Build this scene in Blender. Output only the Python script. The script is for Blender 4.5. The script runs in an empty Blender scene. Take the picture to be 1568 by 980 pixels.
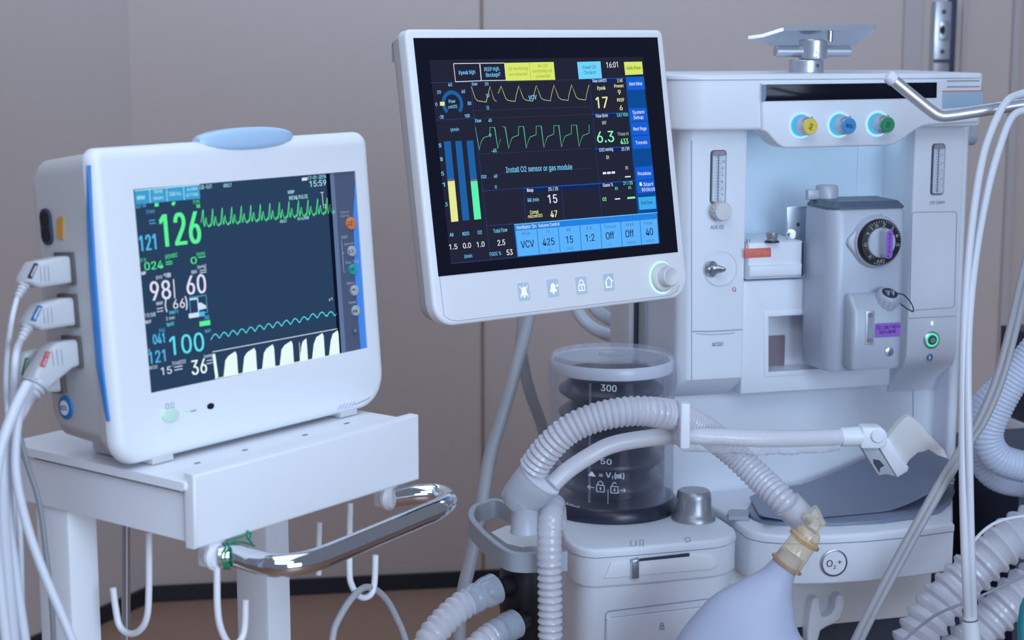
import bpy, bmesh, math, random
from math import sin, cos, pi, radians
from mathutils import Vector, Matrix
from mathutils.geometry import tessellate_polygon
random.seed(7)
SC = bpy.context.scene
COL = SC.collection

# ------------------------------------------------------------------ camera, world, lights, exposure
FPX, PITCH, CAMH = 2645.5, radians(9.3265), 1.52
CAM = Vector((0, 0, CAMH))
cd = bpy.data.cameras.new('camera'); cam = bpy.data.objects.new('camera', cd); COL.objects.link(cam)
cam.location = CAM; cam.rotation_euler = (pi/2-PITCH, 0, 0)
cd.sensor_width = 36; cd.lens = 36*FPX/1568; cd.clip_start = .05
cd.dof.use_dof = True; cd.dof.focus_distance = 2.05; cd.dof.aperture_fstop = 9
SC.camera = cam
vs = SC.view_settings
vs.view_transform = 'Standard'; vs.look = 'None'; vs.exposure = 0; vs.gamma = 1; vs.use_curve_mapping = False
SC.cycles.use_denoising = True
SC.cycles.max_bounces = 8; SC.cycles.transparent_max_bounces = 24

W = bpy.data.worlds.new('room_light'); SC.world = W; W.use_nodes = True
W.node_tree.nodes['Background'].inputs[0].default_value = (.58, .65, .86, 1)
W.node_tree.nodes['Background'].inputs[1].default_value = .27

def area(name, loc, target, sx, sy, power, color):
    l = bpy.data.lights.new(name, 'AREA'); l.shape = 'RECTANGLE'; l.size = sx; l.size_y = sy
    l.energy = power; l.color = color
    o = bpy.data.objects.new(name, l); COL.objects.link(o); o.location = loc
    o.rotation_euler = (Vector(target)-Vector(loc)).to_track_quat('-Z', 'Y').to_euler()
    return o
area('added_key_light', (2.2, -2.2, 1.8), (0.1, 2.2, 1.1), 2.4, 1.8, 128, (.60, .78, 1.0))  # unseen key softbox, added behind the camera to brighten right-facing fronts
area('added_front_fill', (.1, -.5, 2.8), (0.3, 2.3, .9), 2.0, 1.0, 26, (.68, .80, 1.0))  # fill light added overhead to lift the shadowed apron and lower machine fronts
area('ceiling_lamp', (-.2, 1.6, 3.0), (-.2, 1.6, 0), 1.2, 2.4, 17, (.72, .84, 1.0))
area('added_wall_wash', (0.2, 4.05, 2.7), (0.2, 4.25, 0), 3.0, .3, 24, (.42, .68, 1.0))  # blue wash added close to the back wall to cool its upper part

# ------------------------------------------------------------------ pixel -> place helpers
_c, _s = cos(PITCH), sin(PITCH)
def ray(px, py):
    X = (px-784)/FPX; U = -(py-490)/FPX
    return Vector((X, _c+U*_s, -_s+U*_c))
def P(px, py, Y):
    d = ray(px, py); return CAM+d*(Y/d.y)
def at_z(px, py, z):
    d = ray(px, py); return CAM+d*((z-CAMH)/d.z)
class Fr:
    def __init__(s, o, yaw, tilt=0):
        s.o = Vector(o); s.yaw = yaw; s.tilt = tilt
        s.M = Matrix.Translation(s.o) @ Matrix.Rotation(yaw, 4, 'Z') @ Matrix.Rotation(-tilt, 4, 'X')
        s.I = s.M.inverted()
        s.c = s.I @ CAM
    def hit(s, px, py, ax, v):
        d = s.I.to_3x3() @ ray(px, py); i = 'xyz'.index(ax)
        return s.c + d*((v-s.c[i])/d[i])
    def uv(s, px, py, y=0):
        h = s.hit(px, py, 'y', y); return (h.x, h.z)
    def poly(s, pts, y=0): return [s.uv(a, b, y) for a, b in pts]
    def plan(s, pts, z): return [tuple(s.hit(a, b, 'z', z).xy) for a, b in pts]
    def L(s, w): return s.I @ Vector(w)
ID = Fr((0, 0, 0), 0)

# ------------------------------------------------------------------ materials
def lin(c):
    return tuple((v/255/12.92 if v/255 <= .04045 else ((v/255+.055)/1.055)**2.4) for v in c)
MATS = {}
def mat(name, rgb, rough=.45, metal=0, alpha=1, spec=.5, bump=0, bscale=200, trans=0, var=0, coat=0):
    m = bpy.data.materials.new(name); m.use_nodes = True; nt = m.node_tree
    b = nt.nodes['Principled BSDF']; L = lin(rgb)
    b.inputs['Base Color'].default_value = (*L, 1); b.inputs['Roughness'].default_value = rough
    b.inputs['Metallic'].default_value = metal; b.inputs['Alpha'].default_value = alpha
    b.inputs['Specular IOR Level'].default_value = spec
    b.inputs['Transmission Weight'].default_value = trans
    b.inputs['Coat Weight'].default_value = coat
    tc = nt.nodes.new('ShaderNodeTexCoord'); nz = nt.nodes.new('ShaderNodeTexNoise')
    nz.inputs['Scale'].default_value = bscale; nt.links.new(tc.outputs['Object'], nz.inputs['Vector'])
    if var:
        mx = nt.nodes.new('ShaderNodeMix'); mx.data_type = 'RGBA'
        mx.inputs['A'].default_value = (*[v*(1-var) for v in L], 1); mx.inputs['B'].default_value = (*[min(1, v*(1+var)) for v in L], 1)
        nt.links.new(nz.outputs['Fac'], mx.inputs['Factor']); nt.links.new(mx.outputs['Result'], b.inputs['Base Color'])
    if bump:
        bp = nt.nodes.new('ShaderNodeBump'); bp.inputs['Strength'].default_value = bump; bp.inputs['Distance'].default_value = .001
        nt.links.new(nz.outputs['Fac'], bp.inputs['Height']); nt.links.new(bp.outputs['Normal'], b.inputs['Normal'])
    MATS[name] = m; return m
def emis(rgb, k=1.0):
    name = 'lit_%02x%02x%02x' % tuple(int(v) for v in rgb) + ('' if k == 1 else '_%d' % int(k*100))
    if name in MATS: return MATS[name]
    m = bpy.data.materials.new(name); m.use_nodes = True; nt = m.node_tree; nt.nodes.clear()
    e = nt.nodes.new('ShaderNodeEmission'); o = nt.nodes.new('ShaderNodeOutputMaterial')
    e.inputs[0].default_value = (*lin(rgb), 1); e.inputs[1].default_value = k
    nt.links.new(e.outputs[0], o.inputs[0]); MATS[name] = m; return m
def clear(name, rgb, base=.1, edge=.6, rough=.05, blend=.35):
    """thin clear plastic: see-through face on, shiny and denser at grazing angles"""
    m = bpy.data.materials.new(name); m.use_nodes = True; nt = m.node_tree
    b = nt.nodes['Principled BSDF']; b.inputs['Base Color'].default_value = (*lin(rgb), 1); b.inputs['Roughness'].default_value = rough
    lw = nt.nodes.new('ShaderNodeLayerWeight'); lw.inputs['Blend'].default_value = blend
    mr = nt.nodes.new('ShaderNodeMapRange'); mr.inputs['To Min'].default_value = base; mr.inputs['To Max'].default_value = edge
    nt.links.new(lw.outputs['Facing'], mr.inputs['Value']); nt.links.new(mr.outputs[0], b.inputs['Alpha'])
    MATS[name] = m; return m

WHITE = mat('white_plastic', (236, 238, 243), .42, bump=.05, bscale=900)
WHITE2 = mat('white_machine_plastic', (232, 237, 246), .38, bump=.03, bscale=900)
PAINT = mat('white_painted_steel', (238, 240, 246), .35, bump=.04, bscale=300)
SIDEG = mat('light_grey_plastic', (214, 214, 216), .5, bump=.05, bscale=700)
GREYP = mat('grey_plastic', (168, 174, 184), .45, bump=.04, bscale=700)
VAPG = mat('vaporizer_grey_enamel', (186, 194, 208), .38, bump=.05, bscale=600, metal=.1)
VAPD = mat('vaporizer_dark_lid', (84, 98, 118), .4, bump=.05, bscale=600)
STEEL = mat('brushed_steel', (196, 200, 208), .28, metal=1, bump=.02, bscale=500)
CHROME = mat('chrome', (225, 228, 232), .07, metal=1)
ALU = mat('satin_aluminium', (205, 210, 220), .34, metal=.85, bump=.03, bscale=900)
KNOBS = mat('silver_knob', (176, 176, 182), .36, metal=.7, bump=.03, bscale=900)
BLACKG = mat('black_glass', (18, 20, 34), .12, spec=.18)
BLACKP = mat('black_plastic', (20, 20, 26), .4, bump=.05)
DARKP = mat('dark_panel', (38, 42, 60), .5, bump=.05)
DARKGAP = mat('dark_gap', (52, 58, 78), .6)
SEAM = mat('seam_grey', (128, 140, 165), .6)
RUBBER = mat('grey_rubber_mat', (126, 134, 156), .4, bump=.15, bscale=260, var=.06)
BELLOW = mat('black_bellows_rubber', (44, 44, 62), .3, bump=.03)
BLUE = mat('blue_accent', (62, 138, 214), .4)
BLUEK = mat('keypad_blue', (78, 150, 232), .4)
KEYG = mat('keypad_slate', (84, 94, 118), .45)
KEYL = mat('keypad_slate_light', (112, 130, 158), .45)
LAMPB = mat('pale_blue_lamp_plastic', (176, 208, 236), .25, alpha=1)
ORANGE = mat('orange_button', (232, 128, 70), .4)
TEAL = mat('teal_button', (32, 168, 170), .4)
KEYB = mat('grey_button', (176, 182, 184), .4)
INK = mat('dark_ink', (48, 58, 74), .6)
INKG = mat('grey_ink', (150, 160, 180), .6)
INKW = mat('white_ink', (224, 232, 244), .5)
YELLOW = mat('yellow_cap', (232, 205, 60), .4)
CAPB = mat('blue_cap', (60, 150, 222), .4)
CAPG = mat('green_cap', (30, 150, 96), .4)
REDL = mat('red_sticker', (226, 110, 92), .5)
PURP = mat('purple_sticker', (150, 98, 204), .5)
PURPD = mat('purple_ink', (66, 30, 110), .5)
STICK = mat('pale_blue_sticker', (164, 192, 214), .4)
CABW = mat('white_cable', (216, 220, 230), .4)
CABG = mat('grey_cable', (172, 174, 180), .45)
CABD = mat('dull_grey_cable', (140, 144, 150), .45)
PLUG = mat('grey_plug_plastic', (204, 206, 210), .38, bump=.03)
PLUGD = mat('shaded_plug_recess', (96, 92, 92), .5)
LBLK = mat('black_label', (50, 46, 50), .5)
LBLU = mat('blue_label', (34, 104, 172), .5)
LRED = mat('red_label', (214, 92, 92), .5)
LGRN = mat('green_label', (40, 138, 84), .5)
GOLD = mat('amber_socket', (206, 150, 60), .4)
BADGE = mat('blue_badge', (34, 112, 176), .35)
GREEN = mat('green_string', (18, 140, 104), .5)
HOSE = mat('translucent_hose', (224, 224, 234), .22, alpha=.66, coat=.4)
ELB = mat('elbow_grey', (188, 194, 206), .4, bump=.03)
AMBERC = mat('amber_clear_tip', (230, 222, 200), .08, alpha=.45, coat=.6)
TWIN = mat('twin_cable_grey', (160, 160, 166), .45)
AMBERD = mat('amber_rim', (196, 150, 78), .12, alpha=.75, coat=.5)
RODM = mat('rod_steel', (226, 230, 236), .36, metal=.85)
HOSEC = mat('translucent_cuff', (190, 200, 216), .22, alpha=.55, coat=.3)
HOSEW = mat('milky_hose', (206, 216, 236), .3, alpha=.85)
SILIC = mat('milky_silicone_bag', (186, 194, 218), .5, alpha=.93)
AMBER = mat('amber_clear_plastic', (232, 208, 160), .1, alpha=.42, coat=.5)
FILM = clear('clear_wrap', (238, 240, 250), .14, .7, .08)
DOME = clear('clear_dome', (214, 218, 240), .05, .75, .04, .30)
LENS = clear('clear_window', (226, 232, 240), .12, .5, .05)
WALLM = mat('wall_panel_beige', (198, 178, 170), .6, bump=.04, bscale=40, var=.02)
WALLR = mat('wall_side_beige', (188, 172, 170), .6, bump=.04, bscale=40, var=.02)
TRIMM = mat('wall_joint_brown', (142, 120, 104), .6)
FLOORM = mat('brown_vinyl_floor', (152, 116, 96), .4, bump=.03, bscale=30, var=.08)
BASEB = mat('black_baseboard', (30, 30, 40), .45)
BROWNB = mat('brown_cavity', (140, 124, 134), .6)
TEALC = mat('teal_cloth', (30, 150, 160), .7)

# ------------------------------------------------------------------ mesh builder
def rr(x0, z0, x1, z1, r, n=5):
    """rounded rectangle, r one radius or (bl, br, tr, tl)"""
    if not isinstance(r, (tuple, list)): r = (r,)*4
    out = []
    for (cx, cz, a, q) in ((x0, z0, pi, r[0]), (x1, z0, 1.5*pi, r[1]), (x1, z1, 0, r[2]), (x0, z1, .5*pi, r[3])):
        sx = 1 if cx == x0 else -1; sz = 1 if cz == z0 else -1
        if q <= 0: out.append((cx, cz)); continue
        for k in range(n+1):
            t = a+pi/2*k/n
            out.append((cx+sx*q+q*cos(t), cz+sz*q+q*sin(t)))
    return out
def ell(cx, cz, rx, rz=None, n=28):
    rz = rx if rz is None else rz
    return [(cx+rx*cos(2*pi*k/n), cz+rz*sin(2*pi*k/n)) for k in range(n)]
def sarea(p): return sum(p[i-1][0]*p[i][1]-p[i][0]*p[i-1][1] for i in range(len(p)))/2
def inset(p, d):
    """move a polygon's edges inward by d"""
    if d == 0: return list(p)
    sg = 1 if sarea(p) > 0 else -1; n = len(p); out = []
    for i in range(n):
        a, b, c = Vector(p[i-1]), Vector(p[i]), Vector(p[(i+1) % n])
        e1 = (b-a); e2 = (c-b)
        if e1.length < 1e-9: e1 = e2
        if e2.length < 1e-9: e2 = e1
        n1 = Vector((-e1.y, e1.x)).normalized()*sg; n2 = Vector((-e2.y, e2.x)).normalized()*sg
        m = n1+n2
        if m.length < .05: m = n1
        k = d/max(.35, m.normalized().dot(n1)); v = b+m.normalized()*k
        out.append((v.x, v.y))
    return out
def spline(pts, n=8):
    """Catmull-Rom through Vectors"""
    pts = [Vector(p) for p in pts]; q = [2*pts[0]-pts[1]]+pts+[2*pts[-1]-pts[-2]]; out = []
    for i in range(1, len(q)-2):
        a, b, c, d = q[i-1:i+3]
        for k in range(n):
            t = k/n
            out.append(.5*((2*b)+(c-a)*t+(2*a-5*b+4*c-d)*t*t+(3*b-a-3*c+d)*t**3))
    out.append(pts[-1]); return out
def resample(pts, step):
    L = [0]
    for a, b in zip(pts, pts[1:]): L.append(L[-1]+(b-a).length)
    n = max(2, int(L[-1]/step)+1); out = []; j = 0
    for k in range(n):
        s = L[-1]*k/(n-1)
        while j < len(pts)-2 and L[j+1] < s: j += 1
        t = (s-L[j])/max(1e-9, L[j+1]-L[j]); out.append(pts[j].lerp(pts[j+1], min(1, t)))
    return out
class MB:
    def __init__(s): s.v = []; s.f = []; s.m = []; s.mats = []
    def mi(s, m):
        if m not in s.mats: s.mats.append(m)
        return s.mats.index(m)
    def add(s, vs_, fs, m):
        o = len(s.v); s.v += [tuple(v) for v in vs_]; k = s.mi(m)
        for f in fs: s.f.append([i+o for i in f]); s.m.append(k)
        return s
    def loft(s, loops, m, cap0=True, cap1=True, closed=True):
        n = len(loops[0]); V = [v for l in loops for v in l]; Fs = []
        for i in range(len(loops)-1):
            for k in range(n if closed else n-1):
                a = i*n+k; b = i*n+(k+1) % n; Fs.append([a, b, b+n, a+n])
        if cap0: Fs.append(list(range(n-1, -1, -1)))
        if cap1: Fs.append([(len(loops)-1)*n+k for k in range(n)])
        return s.add(V, Fs, m)
    def slab(s, outer, y0, y1, m, holes=(), b=0, steps=3, back=True, hm=None, axis='y', b2=0):
        """polygon in xz pushed from y0 (front) to y1 (back), front edge rounded by b, back edge by b2"""
        W3 = (lambda p, y: (p[0], y, p[1])) if axis == 'y' else ((lambda p, y: (p[0], p[1], y)) if axis == 'z' else (lambda p, y: (y, p[0], p[1])))
        sg = 1 if y1 > y0 else -1; loops = []
        if b:
            for k in range(steps+1):
                t = pi/2*k/steps; loops.append((inset(outer, b*(1-sin(t))), y0+sg*b*(1-cos(t))))
        else: loops.append((list(outer), y0))
        if b2:
            for k in range(steps+1):
                t = pi/2*k/steps; loops.append((inset(outer, b2*(1-cos(t))), y1-sg*b2*(1-sin(t))))
        else: loops.append((list(outer), y1))
        s.loft([[W3(p, y) for p in l] for l, y in loops], m, cap0=not holes, cap1=back and not holes)
        if holes:
            for (l, y), on in ((loops[0], True), (loops[-1], back)):
                if not on: continue
                tri = tessellate_polygon([[Vector((p[0], p[1], 0)) for p in q] for q in [l]+list(holes)])
                allp = [p for q in [l]+list(holes) for p in q]
                s.add([W3(p, y) for p in allp], [list(t) for t in tri], m)
            for h in holes: s.loft([[W3(p, y0) for p in h], [W3(p, y1) for p in h]], hm or m, False, False)
        return s
    def box(s, x0, x1, y0, y1, z0, z1, m, b=0):
        return s.slab([(x0, z0), (x1, z0), (x1, z1), (x0, z1)], y0, y1, m, b=b, b2=b, steps=2)
    def flat(s, pts, y, m):
        return s.add([(p[0], y, p[1]) for p in pts], [list(range(len(pts)))], m)
    def ring(s, o, i, y, m):
        n = len(o); return s.add([(p[0], y, p[1]) for p in o]+[(p[0], y, p[1]) for p in i], [[k, (k+1) % n, n+(k+1) % n, n+k] for k in range(n)], m)
    def lathe(s, prof, o, ax, m, n=28, cap0=True, cap1=True, sx=1):
        ax = Vector(ax).normalized(); o = Vector(o)
        u = ax.orthogonal().normalized(); w = ax.cross(u); loops = []
        for r, h in prof:
            loops.append([o+ax*h+(u*cos(2*pi*k/n)+w*sin(2*pi*k/n))*max(r, 1e-5) for k in range(n)])
        return s.loft(loops, m, cap0, cap1)
    def cyl(s, o, ax, r, h, m, n=24, b=0):
        b = min(b, r*.5, h*.4)
        return s.lathe([(r-b, 0), (r, b), (r, h-b), (r-b, h)] if b else [(r, 0), (r, h)], o, ax, m, n)
    def tube(s, pts, r, m, n=12, caps=True, flatx=1.0):
        """r: number or function of (fraction, arc length)"""
        pts = [Vector(p) for p in pts]; loops = []; L = 0; tot = sum((b-a).length for a, b in zip(pts, pts[1:]))
        t0 = (pts[1]-pts[0]).normalized(); u = t0.orthogonal().normalized()
        if abs(t0.z) < .95: u = (Vector((0, 0, 1))-t0*t0.z).normalized()
        for i, p in enumerate(pts):
            t = (pts[min(i+1, len(pts)-1)]-pts[max(i-1, 0)]).normalized()
            u = (u-t*u.dot(t)).normalized(); w = t.cross(u)
            if i: L += (p-pts[i-1]).length
            q = r(L/tot, L) if callable(r) else r
            loops.append([p+(u*cos(2*pi*k/n)+w*sin(2*pi*k/n)*flatx)*q for k in range(n)])
        return s.loft(loops, m, caps, caps)
    def text(s, body, x0, x1, z, h, y, m, sh=0, xf=None):
        """body fitted into x0..x1, baseline z, cap height h, on plane y"""
        vv, ff, wd = glyphs(body)
        if not vv: return s
        k0 = (x1-x0)/wd   # narrow figures get heavier strokes, as on the screens
        e = min(.11*h, max(.03*h, .17*h-.14*k0)) if len(body) <= 4 else .025*h
        e = min(e, .3*(x1-x0)); kx = (x1-x0-e)/wd
        for de in (0, e/2, e):
            V = []
            for a, b in vv:
                p = (x0+de+a*kx, y, z+b*h+sh*(de+a*kx)); V.append(xf(p) if xf else p)
            s.add(V, ff, m)
        return s
    def line(s, pts, w, y, m):
        """flat polyline of width w in the xz plane"""
        V = []; Fs = []; n = len(pts)
        for i, p in enumerate(pts):
            a = Vector(pts[max(i-1, 0)]); c = Vector(pts[min(i+1, n-1)]); t = (c-a)
            t = t.normalized() if t.length > 1e-9 else Vector((1, 0)); q = Vector((-t.y, t.x))*w/2
            k = 1
            if 0 < i < n-1:
                e = (Vector(p)-a).normalized(); k = min(2.0, 1/max(.3, abs(e.dot(t))))
            V += [(p[0]+q.x*k, y, p[1]+q.y*k), (p[0]-q.x*k, y, p[1]-q.y*k)]
            if i: Fs.append([2*i-2, 2*i, 2*i+1, 2*i-1])
        return s.add(V, Fs, m)
    def build(s, name, parent=None, at=None, smooth=38, merge=True):
        me = bpy.data.meshes.new(name)
        off = Vector(at) if at is not None else Vector((0, 0, 0))
        me.from_pydata([tuple(Vector(v)-off) for v in s.v], [], s.f)
        for m in s.mats: me.materials.append(m)
        for p, k in zip(me.polygons, s.m): p.material_index = k
        bm = bmesh.new(); bm.from_mesh(me)
        if merge: bmesh.ops.remove_doubles(bm, verts=bm.verts, dist=2e-6)
        bmesh.ops.recalc_face_normals(bm, faces=bm.faces); bm.to_mesh(me); bm.free()
        if smooth:
            for p in me.polygons: p.use_smooth = True
            me.set_sharp_from_angle(angle=radians(smooth))
        o = bpy.data.objects.new(name, me); COL.objects.link(o)
        if parent: o.parent = parent
        elif at is not None: o.location = off
        return o
_gl = {}
FONT = None
try:  # Blender's own interface font, when present; else the built-in one
    import os
    FONT = bpy.data.fonts.load(os.path.join(bpy.utils.system_resource('DATAFILES'), 'fonts', 'Inter.woff2'))
except Exception:
    FONT = None
def _raw(body):
    cu = bpy.data.curves.new('t', 'FONT'); cu.body = body; cu.size = 1; cu.resolution_u = 3
    if FONT: cu.font = FONT
    o = bpy.data.objects.new('t', cu); COL.objects.link(o)
    me = o.to_mesh()
    vv = [(v.co.x, v.co.y) for v in me.vertices]; ff = [list(p.vertices) for p in me.polygons]
    o.to_mesh_clear(); bpy.data.objects.remove(o); bpy.data.curves.remove(cu)
    return vv, ff
CAPH = max(v[1] for v in _raw('H')[0])
def glyphs(body):
    """flat lettering: vertices in cap heights, faces, width; figures one drawn without a foot"""
    if body in _gl: return _gl[body]
    vv, ff = _raw(body)
    if '1' in body and FONT and vv:
        par = list(range(len(vv)))
        def fd(i):
            while par[i] != i: i = par[i]
            return i
        for f in ff:
            for i in f[1:]: par[fd(i)] = fd(f[0])
        isl = {}
        for i in range(len(vv)): isl.setdefault(fd(i), []).append(i)
        bad = set()
        for k, q in isl.items():
            ys = [vv[i][1] for i in q]; xs = [vv[i][0] for i in q]
            if len(q) == 4 and abs(min(ys)) < .004 and max(ys) < .12*CAPH and .5*CAPH < max(xs)-min(xs) < .72*CAPH: bad |= set(q)
        ff = [f for f in ff if f[0] not in bad]
        used = sorted({i for f in ff for i in f}); mp = {i: n for n, i in enumerate(used)}
        vv = [vv[i] for i in used]; ff = [[mp[i] for i in f] for f in ff]
    if vv:
        a = min(v[0] for v in vv); k = 1/CAPH; vv = [((x-a)*k, y*k) for x, y in vv]
        w = max(v[0] for v in vv)
    else: w = 1
    _gl[body] = (vv, ff, w); return _gl[body]
def thing(name, label, cat, fr=None, loc=None, group=None):
    o = bpy.data.objects.new(name, None); COL.objects.link(o); o.empty_display_size = .03
    if fr: o.location = fr.o; o.rotation_euler = (-fr.tilt, 0, fr.yaw)
    if loc is not None: o.location = loc
    if fr: # exact order: yaw about Z after tilt about X
        o.rotation_mode = 'XYZ'
    return tag(o, label, cat, group)
def tag(o, label, cat, group=None):
    o['label'] = label; o['category'] = cat
    if group: o['group'] = group
    return o
def struct(o): o['kind'] = 'structure'; return o
def lab(o, t): o['label'] = t; return o
class UI:
    """lettering and marks on a plane y of frame f, given where they stand in the photograph"""
    def __init__(s, f, y, step=-.00025): s.f = f; s.y = y; s.mb = MB(); s.st = step
    def T(s, body, a, b, h, m, lv=2):
        A = s.f.uv(*a, s.y); B = s.f.uv(*b, s.y); C = s.f.uv(a[0], a[1]-h, s.y)
        s.mb.text(body, A[0], B[0], A[1], C[1]-A[1], s.y+s.st*lv, m, sh=(B[1]-A[1])/max(1e-6, B[0]-A[0])); return s
    def Q(s, pts, m, lv=1):
        s.mb.flat(s.f.poly(pts, s.y), s.y+s.st*lv, m); return s
    def Ln(s, pts, w, m, lv=2):
        s.mb.line(s.f.poly(pts, s.y), w, s.y+s.st*lv, m); return s
    def O(s, pts, w, m, lv=2):
        for a, b in zip(pts, pts[1:]+pts[:1]): s.Ln([a, b], w, m, lv)
        return s
    def E(s, c, r, m, lv=1, asp=1.0):
        C = s.f.uv(*c, s.y); D = s.f.uv(c[0], c[1]-r, s.y); R = D[1]-C[1]
        s.mb.flat(ell(C[0], C[1], R*asp, R, 24), s.y+s.st*lv, m); return s

# ------------------------------------------------------------------ setting
def wall_box(name, a, b, thick, h, m, z0=0):
    a = Vector((a[0], a[1], 0)); b = Vector((b[0], b[1], 0)); t = (b-a).normalized(); n = Vector((-t.y, t.x, 0))
    if n.y < 0: n = -n
    q = [a, b, b+n*thick, a+n*thick]
    return struct(MB().loft([[v+Vector((0, 0, z)) for v in q] for z in (z0, h)], m).build(name, at=(a+b)/2, smooth=0))
struct(MB().box(-4, 5, -2.5, 7, -.05, 0, FLOORM).build('floor', at=(0, 0, 0), smooth=0))
CORN = at_z(228, 921, 0); WR = at_z(700, 898, 0); wd = (WR-CORN).normalized(); WE = CORN+wd*6
LW = at_z(138, 961, 0); ld = (LW-CORN).normalized(); LE = CORN+ld*3
wall_box('wall_back', CORN, WE, .12, 3.0, WALLM)
def left_n(p, d): 
    n = Vector((-ld.y, ld.x, 0)); n = n if n.x < 0 else -n
    return p+n*d
q = [CORN, LE, left_n(LE, .12), left_n(CORN, .12)]
struct(MB().loft([[v+Vector((0, 0, z)) for v in q] for z in (0, 3.0)], WALLM).build('wall_left', at=(CORN+LE)/2, smooth=0))
wn = Vector((wd.y, -wd.x, 0)); ln = left_n(Vector((0, 0, 0)), -1)
def strip(a, b, n, th, z0, z1, m, name):
    q = [a, b, b+n*th, a+n*th]
    return struct(MB().loft([[Vector((v.x, v.y, z)) for v in q] for z in (z0, z1)], m).build(name, at=(a+b)/2, smooth=0))
strip(CORN, WE, wn, .012, 0, .045, BASEB, 'baseboard_back')
strip(CORN, LE, ln, .012, 0, .045, BASEB, 'baseboard_left')
WF = Fr(CORN, math.atan2(wd.y, wd.x))
def wall_x(px, py): return WF.hit(px, py, 'y', 0).x
i_ = 0
for px, w_, th, m in ((737.5, .007, .004, TRIMM), (1395, .05, .012, WALLR), (1474, .010, .008, WALLR), (1553, .02, .018, WALLR)):
    i_ += 1; x = wall_x(px, 60); a = CORN+wd*(x-w_/2); b = CORN+wd*(x+w_/2)
    strip(a, b, wn, th, .045, 3.0, m, 'trim_%d' % i_)
# steel outlet rail on the wall, behind the machine
r_ = WF.hit(1447, 50, 'y', 0).x; RF = Fr(CORN+wd*r_+Vector((0, 0, 1.5)), WF.yaw)
t = thing('outlet_rail', 'narrow steel outlet strip mounted on the wall above the anesthesia machine', 'wall outlet', RF)
xa, xb = RF.uv(1431, 60, -.03)[0], RF.uv(1456, 60, -.03)[0]; zz = lambda py: RF.uv(1445, py, -.03)[1]
MB().box(xa, xb, -.03, 0, zz(112), zz(2), ALU, .003).build('face_plate', t)
MB().box(xb, xb+.014, -.032, 0, zz(112), zz(-2), DARKGAP, .002).build('side_channel', t)
MB().slab(rr(xa+.012, zz(62), xb-.008, zz(32), .006), -.036, -.03, STEEL, b=.002).build('outlet_cover', t)
u = MB(); u.slab(ell((xa+xb)/2-.004, zz(46), .007, .013), -.038, -.036, BLACKP); u.build('socket', t)
MB().box(xa, xb, -.034, -.03, zz(96), zz(91), DARKGAP).build('divider', t)
for py in (18, 79): MB().slab(ell((xa+xb)/2, zz(py), .006), -.032, -.03, DARKGAP).build('screw', t)

# ------------------------------------------------------------------ cart
CT = Fr((-.1803, 1.541, 1.152), radians(52.99))
cart = thing('instrument_cart', 'white steel instrument cart carrying the smaller vital signs monitor', 'cart', CT)
# origin of the empty sits at tray height; meshes are local to it
FLZ = -1.152
mb = MB()
mb.box(-.152, .152, .008, .255, -.014, -.006, PAINT, .003)
mb.box(-.146, .146, .010, .245, -.060, -.0165, PAINT, .003)
for px, py in ((302, 709), (375, 689), (467, 666), (531, 648)):
    h = CT.hit(px, py, 'z', -.0058); mb.add([(h.x+.004*cos(a*pi/6), h.y+.0018*sin(a*pi/6), -.0058) for a in range(12)], [list(range(12))], DARKGAP)
mb.build('tray', cart)
MB().slab([(-.1485, -.0645), (.1485, -.0645), (.1485, .001), (-.1485, .001)], 0, .012, PAINT, b=.003).build('front_panel', cart)
MB().box(-.1475, -.1462, .018, .215, -.0168, -.0142, DARKGAP).build('tray_groove', cart)
for x, y in ((-.142, .178), (.111, .178)):
    MB().box(x, x+.035, y, y+.048, FLZ+.03, -.058, PAINT, .004).build('post', cart)
for y in (.06,):
    MB().box(-.14, .14, .19, .22, FLZ+.03, FLZ+.07, PAINT, .004).build('base_bar', cart)
for x in (-.125, .125):
    w = MB().box(x-.02, x+.02, .0, .25, FLZ+.028, FLZ+.06, PAINT, .004).build('foot_rail', cart)
    for y in (.02, .23):
        MB().cyl((x-.01, y, FLZ+.014), (1, 0, 0), .014, .02, BLACKP, 20, .002).build('caster', cart)
hp = [(334, 852), (360, 851), (392, 860), (425, 866), (470, 861), (520, 843), (580, 818), (640, 793), (672, 779), (684, 766), (672, 757), (640, 757), (600, 762)]
hz = -.078
pl = [Vector((*CT.plan([p], hz)[0], hz)) for p in hp]
hand = MB().tube(spline(pl, 8), .0102, CHROME, 20).build('handle', cart)
lab(hand, 'chrome handle')
for p in (pl[0], pl[-1]):
    MB().cyl((p.x, p.y-.002, p.z), (0, 1, 0), .0128, .010, PAINT, 24, .003).build('handle_collar', cart)
    MB().box(p.x-.01, p.x+.01, p.y, p.y+.016, p.z-.008, -.05, PAINT, .003).build('handle_bracket', cart)
def hook(pts, ax, v):
    mb = MB().tube(spline([CT.hit(a, b, ax, v) for a, b in pts], 8), .0031, PAINT, 10); mb.build('hook', cart)
hook([(228, 815), (228, 900), (225, 945), (213, 966), (197, 970), (183, 958), (177, 930), (173, 900)], 'x', -.118)
hook([(332, 866), (333, 930), (338, 962), (350, 985), (364, 985), (374, 965), (376, 918)], 'y', .004)
hook([(536, 770), (535, 870), (539, 897), (552, 914), (566, 912), (573, 895), (575, 850)], 'y', .02)
hook([(488, 880), (488, 840), (489, 800)], 'y', .09)
MB().tube([CT.hit(193, 790, 'x', -.07), CT.hit(193, 990, 'x', -.07), Vector((*CT.hit(193, 990, 'x', -.07).xy, FLZ+.05))], .0042, STEEL, 12).build('grey_rod', cart)
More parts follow.
